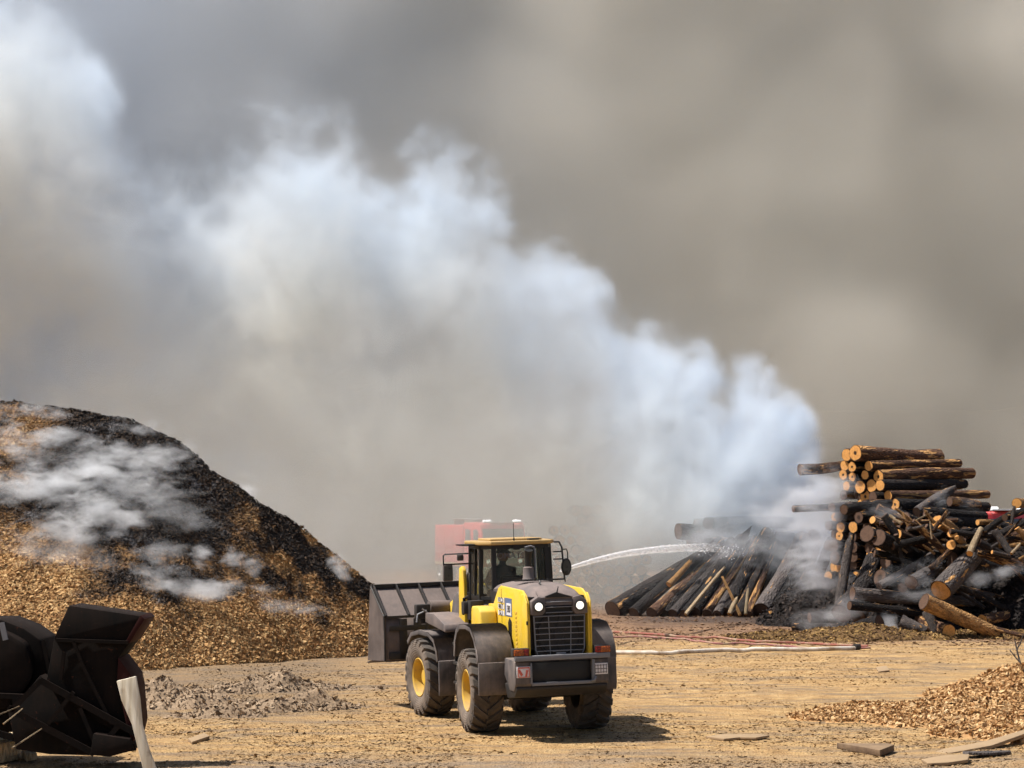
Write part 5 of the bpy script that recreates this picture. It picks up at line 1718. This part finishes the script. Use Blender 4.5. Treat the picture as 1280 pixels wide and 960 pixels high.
# ------------------------------------------------------------------ flat scrap wood in the foreground
def plank(pts, th, mat, label, group=None):
    g = [G(*p) for p in pts]
    c = sum(g, Vector()) / len(g)
    z0 = float(ground_z(np.array([c.x]), np.array([c.y]))[0])
    b = MB(); b.prism([(p.x - c.x, p.y - c.y) for p in g], 0.0, th, 'z')
    o = b.build('scrap_board', M[mat], None, .006); o.location = (c.x, c.y, z0 + .015)
    o.rotation_euler = (rnd.uniform(-.05, .05), rnd.uniform(-.05, .05), 0)
    tag(o, label, 'board', group); return o
plank([(1158, 943), (1180, 938), (1230, 933), (1290, 922), (1292, 925), (1240, 937), (1190, 942)], .06, 'board', 'long narrow pale board running off the right edge')
plank([(1152, 951), (1180, 948), (1212, 948), (1210, 953), (1185, 955), (1160, 955)], .05, 'board', 'short flat greyish slab in front of the long pale board')
plank([(1203, 945), (1240, 943), (1262, 942), (1264, 944), (1240, 947), (1210, 947)], .04, 'b_grey', 'thin dark slat tucked between the two pale boards')
plank([(882, 923), (905, 920), (950, 921), (962, 923), (945, 926), (925, 925), (905, 927)], .04, 'board', 'flake of tan bark lying flat in front of the loader shadow')
plank([(1046, 936), (1068, 937), (1110, 938), (1118, 940), (1100, 946), (1080, 942)], .10, 'barkslab', 'curled brown bark slab with a dark hollow under it')
plank([(1095, 838), (1108, 837), (1112, 841), (1098, 842)], .04, 'board', 'small pale scrap of wood beyond the chip heap')
plank([(235, 928), (255, 922), (262, 925), (240, 931)], .05, 'board', 'small pale block beside the hopper shadow')
# blocks and sticks at the bottom left corner
for k, (pp, mt, th) in enumerate([(((-8, 930), (18, 925), (28, 935), (24, 950), (-8, 955)), 'b_pale', .30), (((8, 918), (35, 915), (44, 921), (20, 926)), 'b_pale', .12), (((-5, 905), (12, 903), (16, 910), (-2, 913)), 'b_pale', .16), (((28, 948), (40, 943), (46, 950), (34, 955)), 'b_pale', .10)]):
    plank(pp, th, mt, ['big pale chunk of wood at the bottom left corner', 'flat pale offcut behind the big chunk of wood', 'small pale offcut under the scrap drum', 'smallest pale offcut right of the big chunk'][k])
for k, (a, c) in enumerate([((-5, 895), (24, 883)), ((4, 905), (28, 886)), ((15, 935), (52, 911))]):
    log(P(*a, 31.4), P(*c, 31.7), .012, 'b_pale', 'cut', ['thin pale stick leaning highest on the scrap skid', 'thin pale stick just below the highest one on the skid', 'thin pale stick standing by the offcuts'][k], name='wood_stick')
# dry twig at the right edge
b = MB()
Y_ = 39.5
def tw(pts, r_): b.tube([P(u, v, Y_ + i * .05) for i, (u, v) in enumerate(pts)], [r_ * (1 - .18 * i) for i in range(len(pts))], 6)
tw([(1286, 858), (1281, 845), (1275, 828), (1271, 812), (1268, 798)], .03)
tw([(1275, 828), (1268, 820), (1262, 812)], .014); tw([(1271, 812), (1276, 803), (1279, 793)], .014); tw([(1278, 838), (1285, 828), (1290, 820)], .018)
tgo = b.build('dry_twig', M['b_grey'], None)
tag(tgo, 'bare dry twig sticking up from the chip heap at the right edge', 'twig')
# ------------------------------------------------------------------ thin wisps of smoke lying over the mound and the logs
def wisp_mat(seed, dens, ns, colr):
    m, N = new_mat('wisp smoke')
    tc = N.n('ShaderNodeTexCoord').outputs['Object']
    gp = N.n('ShaderNodeNewGeometry').outputs['Position']
    q = N.vm('ADD', gp, (seed * 3.7, seed * 1.3, seed * 2.1))
    wv = N.vm('SCALE', N.vm('SUBTRACT', N.noise(q, ns * .6, 2, .5, out=1), (.5, .5, .5)), .9 / ns)
    n = N.noise(N.mapping(N.vm('ADD', q, wv), (.55, 1, 1.25)), ns, 5, .66)
    l = N.vm('LENGTH', tc)
    e = N.m('SUBTRACT', N.m('ADD', N.m('MULTIPLY', N.m('SUBTRACT', 1, l), .85), N.m('MULTIPLY', N.m('SUBTRACT', n, .5), 3.0)), .22)
    d = N.m('MULTIPLY', N.mr(e, 0, .95, smooth=True), N.mr(l, 1, .55, smooth=True))
    pv = N.n('ShaderNodeVolumePrincipled')
    N.set(pv, 'Density', N.m('MULTIPLY', d, dens)); pv.inputs['Color'].default_value = (*colr, 1)
    pv.inputs['Anisotropy'].default_value = .1
    pv.inputs['Density Attribute'].default_value = ''
    o = N.n('ShaderNodeOutputMaterial'); N.t.links.new(pv.outputs[0], o.inputs['Volume'])
    m.cycles.volume_step_rate = .16
    return m


_wb = bmesh.new(); bmesh.ops.create_icosphere(_wb, subdivisions=2, radius=1.06)
def wisp(c, r, dens, label, ns=1.2, rot=(0, 0, 0), seed=0, colr=(.97, .98, .995)):
    me = bpy.data.meshes.new('smoke_wisp'); _wb.to_mesh(me)
    o = mesh_obj('smoke_wisp', me, wisp_mat(seed, dens, ns, colr))
    o.location = c; o.scale = r; o.rotation_euler = rot
    tag(o, label, 'smoke', 'wisps of smoke', 'stuff')
    return o


def on_pile(u, v, off=.5):
    for k in range(400):
        Y = 47 + k * .05
        p = P(u, v, Y)
        if p.z <= float(pile_z(np.array([p.x]), np.array([p.y]))[0]) + .1: return P(u, v, Y - off)
    return P(u, v, 60)


mid_t = ['pale smoke wisp drifting over the top left of the bark mound', 'long pale smoke wisp lying across the blackened face of the mound', 'round puff of smoke below the charred face of the mound', 'low smoke wisp trailing along the golden foot of the mound', 'thin bluish smoke at the right foot of the mound',
         'small white puff rising from the ridge of the mound', 'small puff on the right shoulder of the mound', 'tiny puff near the right end of the mound', 'small puff in the middle of the charred flank', 'second small puff on the charred flank', 'smoke spilling over the upper left shoulder']
W = [((20, 512), (2.0, .5, .30), 1.6, 0), ((60, 547), (2.4, .6, .38), 1.5, 0), ((110, 592), (3.6, .8, .62), 1.5, 1), ((25, 612), (2.2, .7, .55), 1.3, 1), ((120, 645), (1.8, .7, .85), 1.7, 2), ((85, 668), (1.4, .6, .5), 1.2, 2),
     ((250, 737), (2.3, .5, .34), 1.7, 3), ((205, 725), (1.5, .5, .45), 1.2, 3), ((345, 757), (1.3, .4, .30), 1.3, 4), ((385, 766), (.9, .35, .25), 1.2, 4), ((180, 532), (1.1, .5, .35), 1.6, 5), ((308, 612), (.5, .5, .5), 1.8, 6), ((424, 708), (.4, .4, .6), 1.9, 7), ((15, 560), (1.6, .5, .4), 1.6, 0), ((150, 575), (1.9, .5, .5), 1.5, 1), ((175, 612), (1.6, .5, .5), 1.2, 1),
     ((252, 696), (.4, .3, .4), 2.4, 8), ((292, 700), (.45, .3, .4), 2.2, 9), ((205, 565), (1.3, .5, .35), 1.2, 10), ((316, 712), (.45, .3, .4), 1.8, 9), ((215, 640), (1.7, .5, .8), .7, 1), ((60, 690), (2.6, .6, .5), .5, 3), ((195, 690), (1.0, .4, .5), .9, 9)]
for k, (uv, r_, d_, li) in enumerate(W):
    c = on_pile(*uv, off=.25 + r_[1] * .4)
    wisp(c, (r_[0] * 1.15, r_[1], r_[2] * 1.35), d_ * 1.6, mid_t[li], 2.1, (0, R(rnd.uniform(-6, 12)) if li not in (6, 7) else R(-30), 0), k * 1.7)
L = [((1015, 640, 68.0), (1.9, .9, 2.9), 2.1, 'thick smoke boiling out of the sawn log ends'), ((1022, 705, 68.6), (1.8, 1.0, 1.7), 1.7, 'thick smoke between the leaning logs and the jumble'),
     ((985, 655, 73.5), (2.6, 1.2, 2.0), 1.0, 'pale smoke over the right end of the leaning logs'), ((915, 680, 74.2), (3.6, 1.1, 1.4), .75, 'bluish haze drifting over the tops of the leaning logs'),
     ((1035, 774, 65.5), (1.6, .7, .55), 1.5, 'low blue grey smoke creeping over the soot'), ((1112, 776, 64.0), (.55, .5, .5), 2.3, 'dense white puff between the logs on the ground'),
     ((1140, 715, 64.4), (1.7, .6, 1.0), .8, 'thin blue haze in front of the dark heart of the jumble'), ((1155, 741, 64.2), (1.7, .5, .35), .9, 'ashy smoke lying along the level log'),
     ((1238, 722, 64.6), (1.8, .6, .45), 1.9, 'white smoke trailing right along the brown bank'), ((1112, 640, 66.0), (1.1, .7, .6), .5, 'bluish haze under the front of the tall stack'),
     ((1178, 625, 67.6), (.5, .4, .7), .8, 'grey wisp rising under the middle of the tall stack'), ((1212, 628, 67.4), (.6, .4, .4), .9, 'white wisp at the right foot of the tall stack'),
     ((1060, 760, 65.0), (.9, .6, .7), .7, 'blue smoke round the foot of the grey post')]
for k, ((u, v, Y), r_, d_, lab) in enumerate(L):
    wisp(P(u, v, Y), r_, d_, lab, 1.1, (0, R(-18 if 'trailing' in lab else rnd.uniform(-10, 10)), 0), 60 + k * 2.3, (.93, .95, .99))
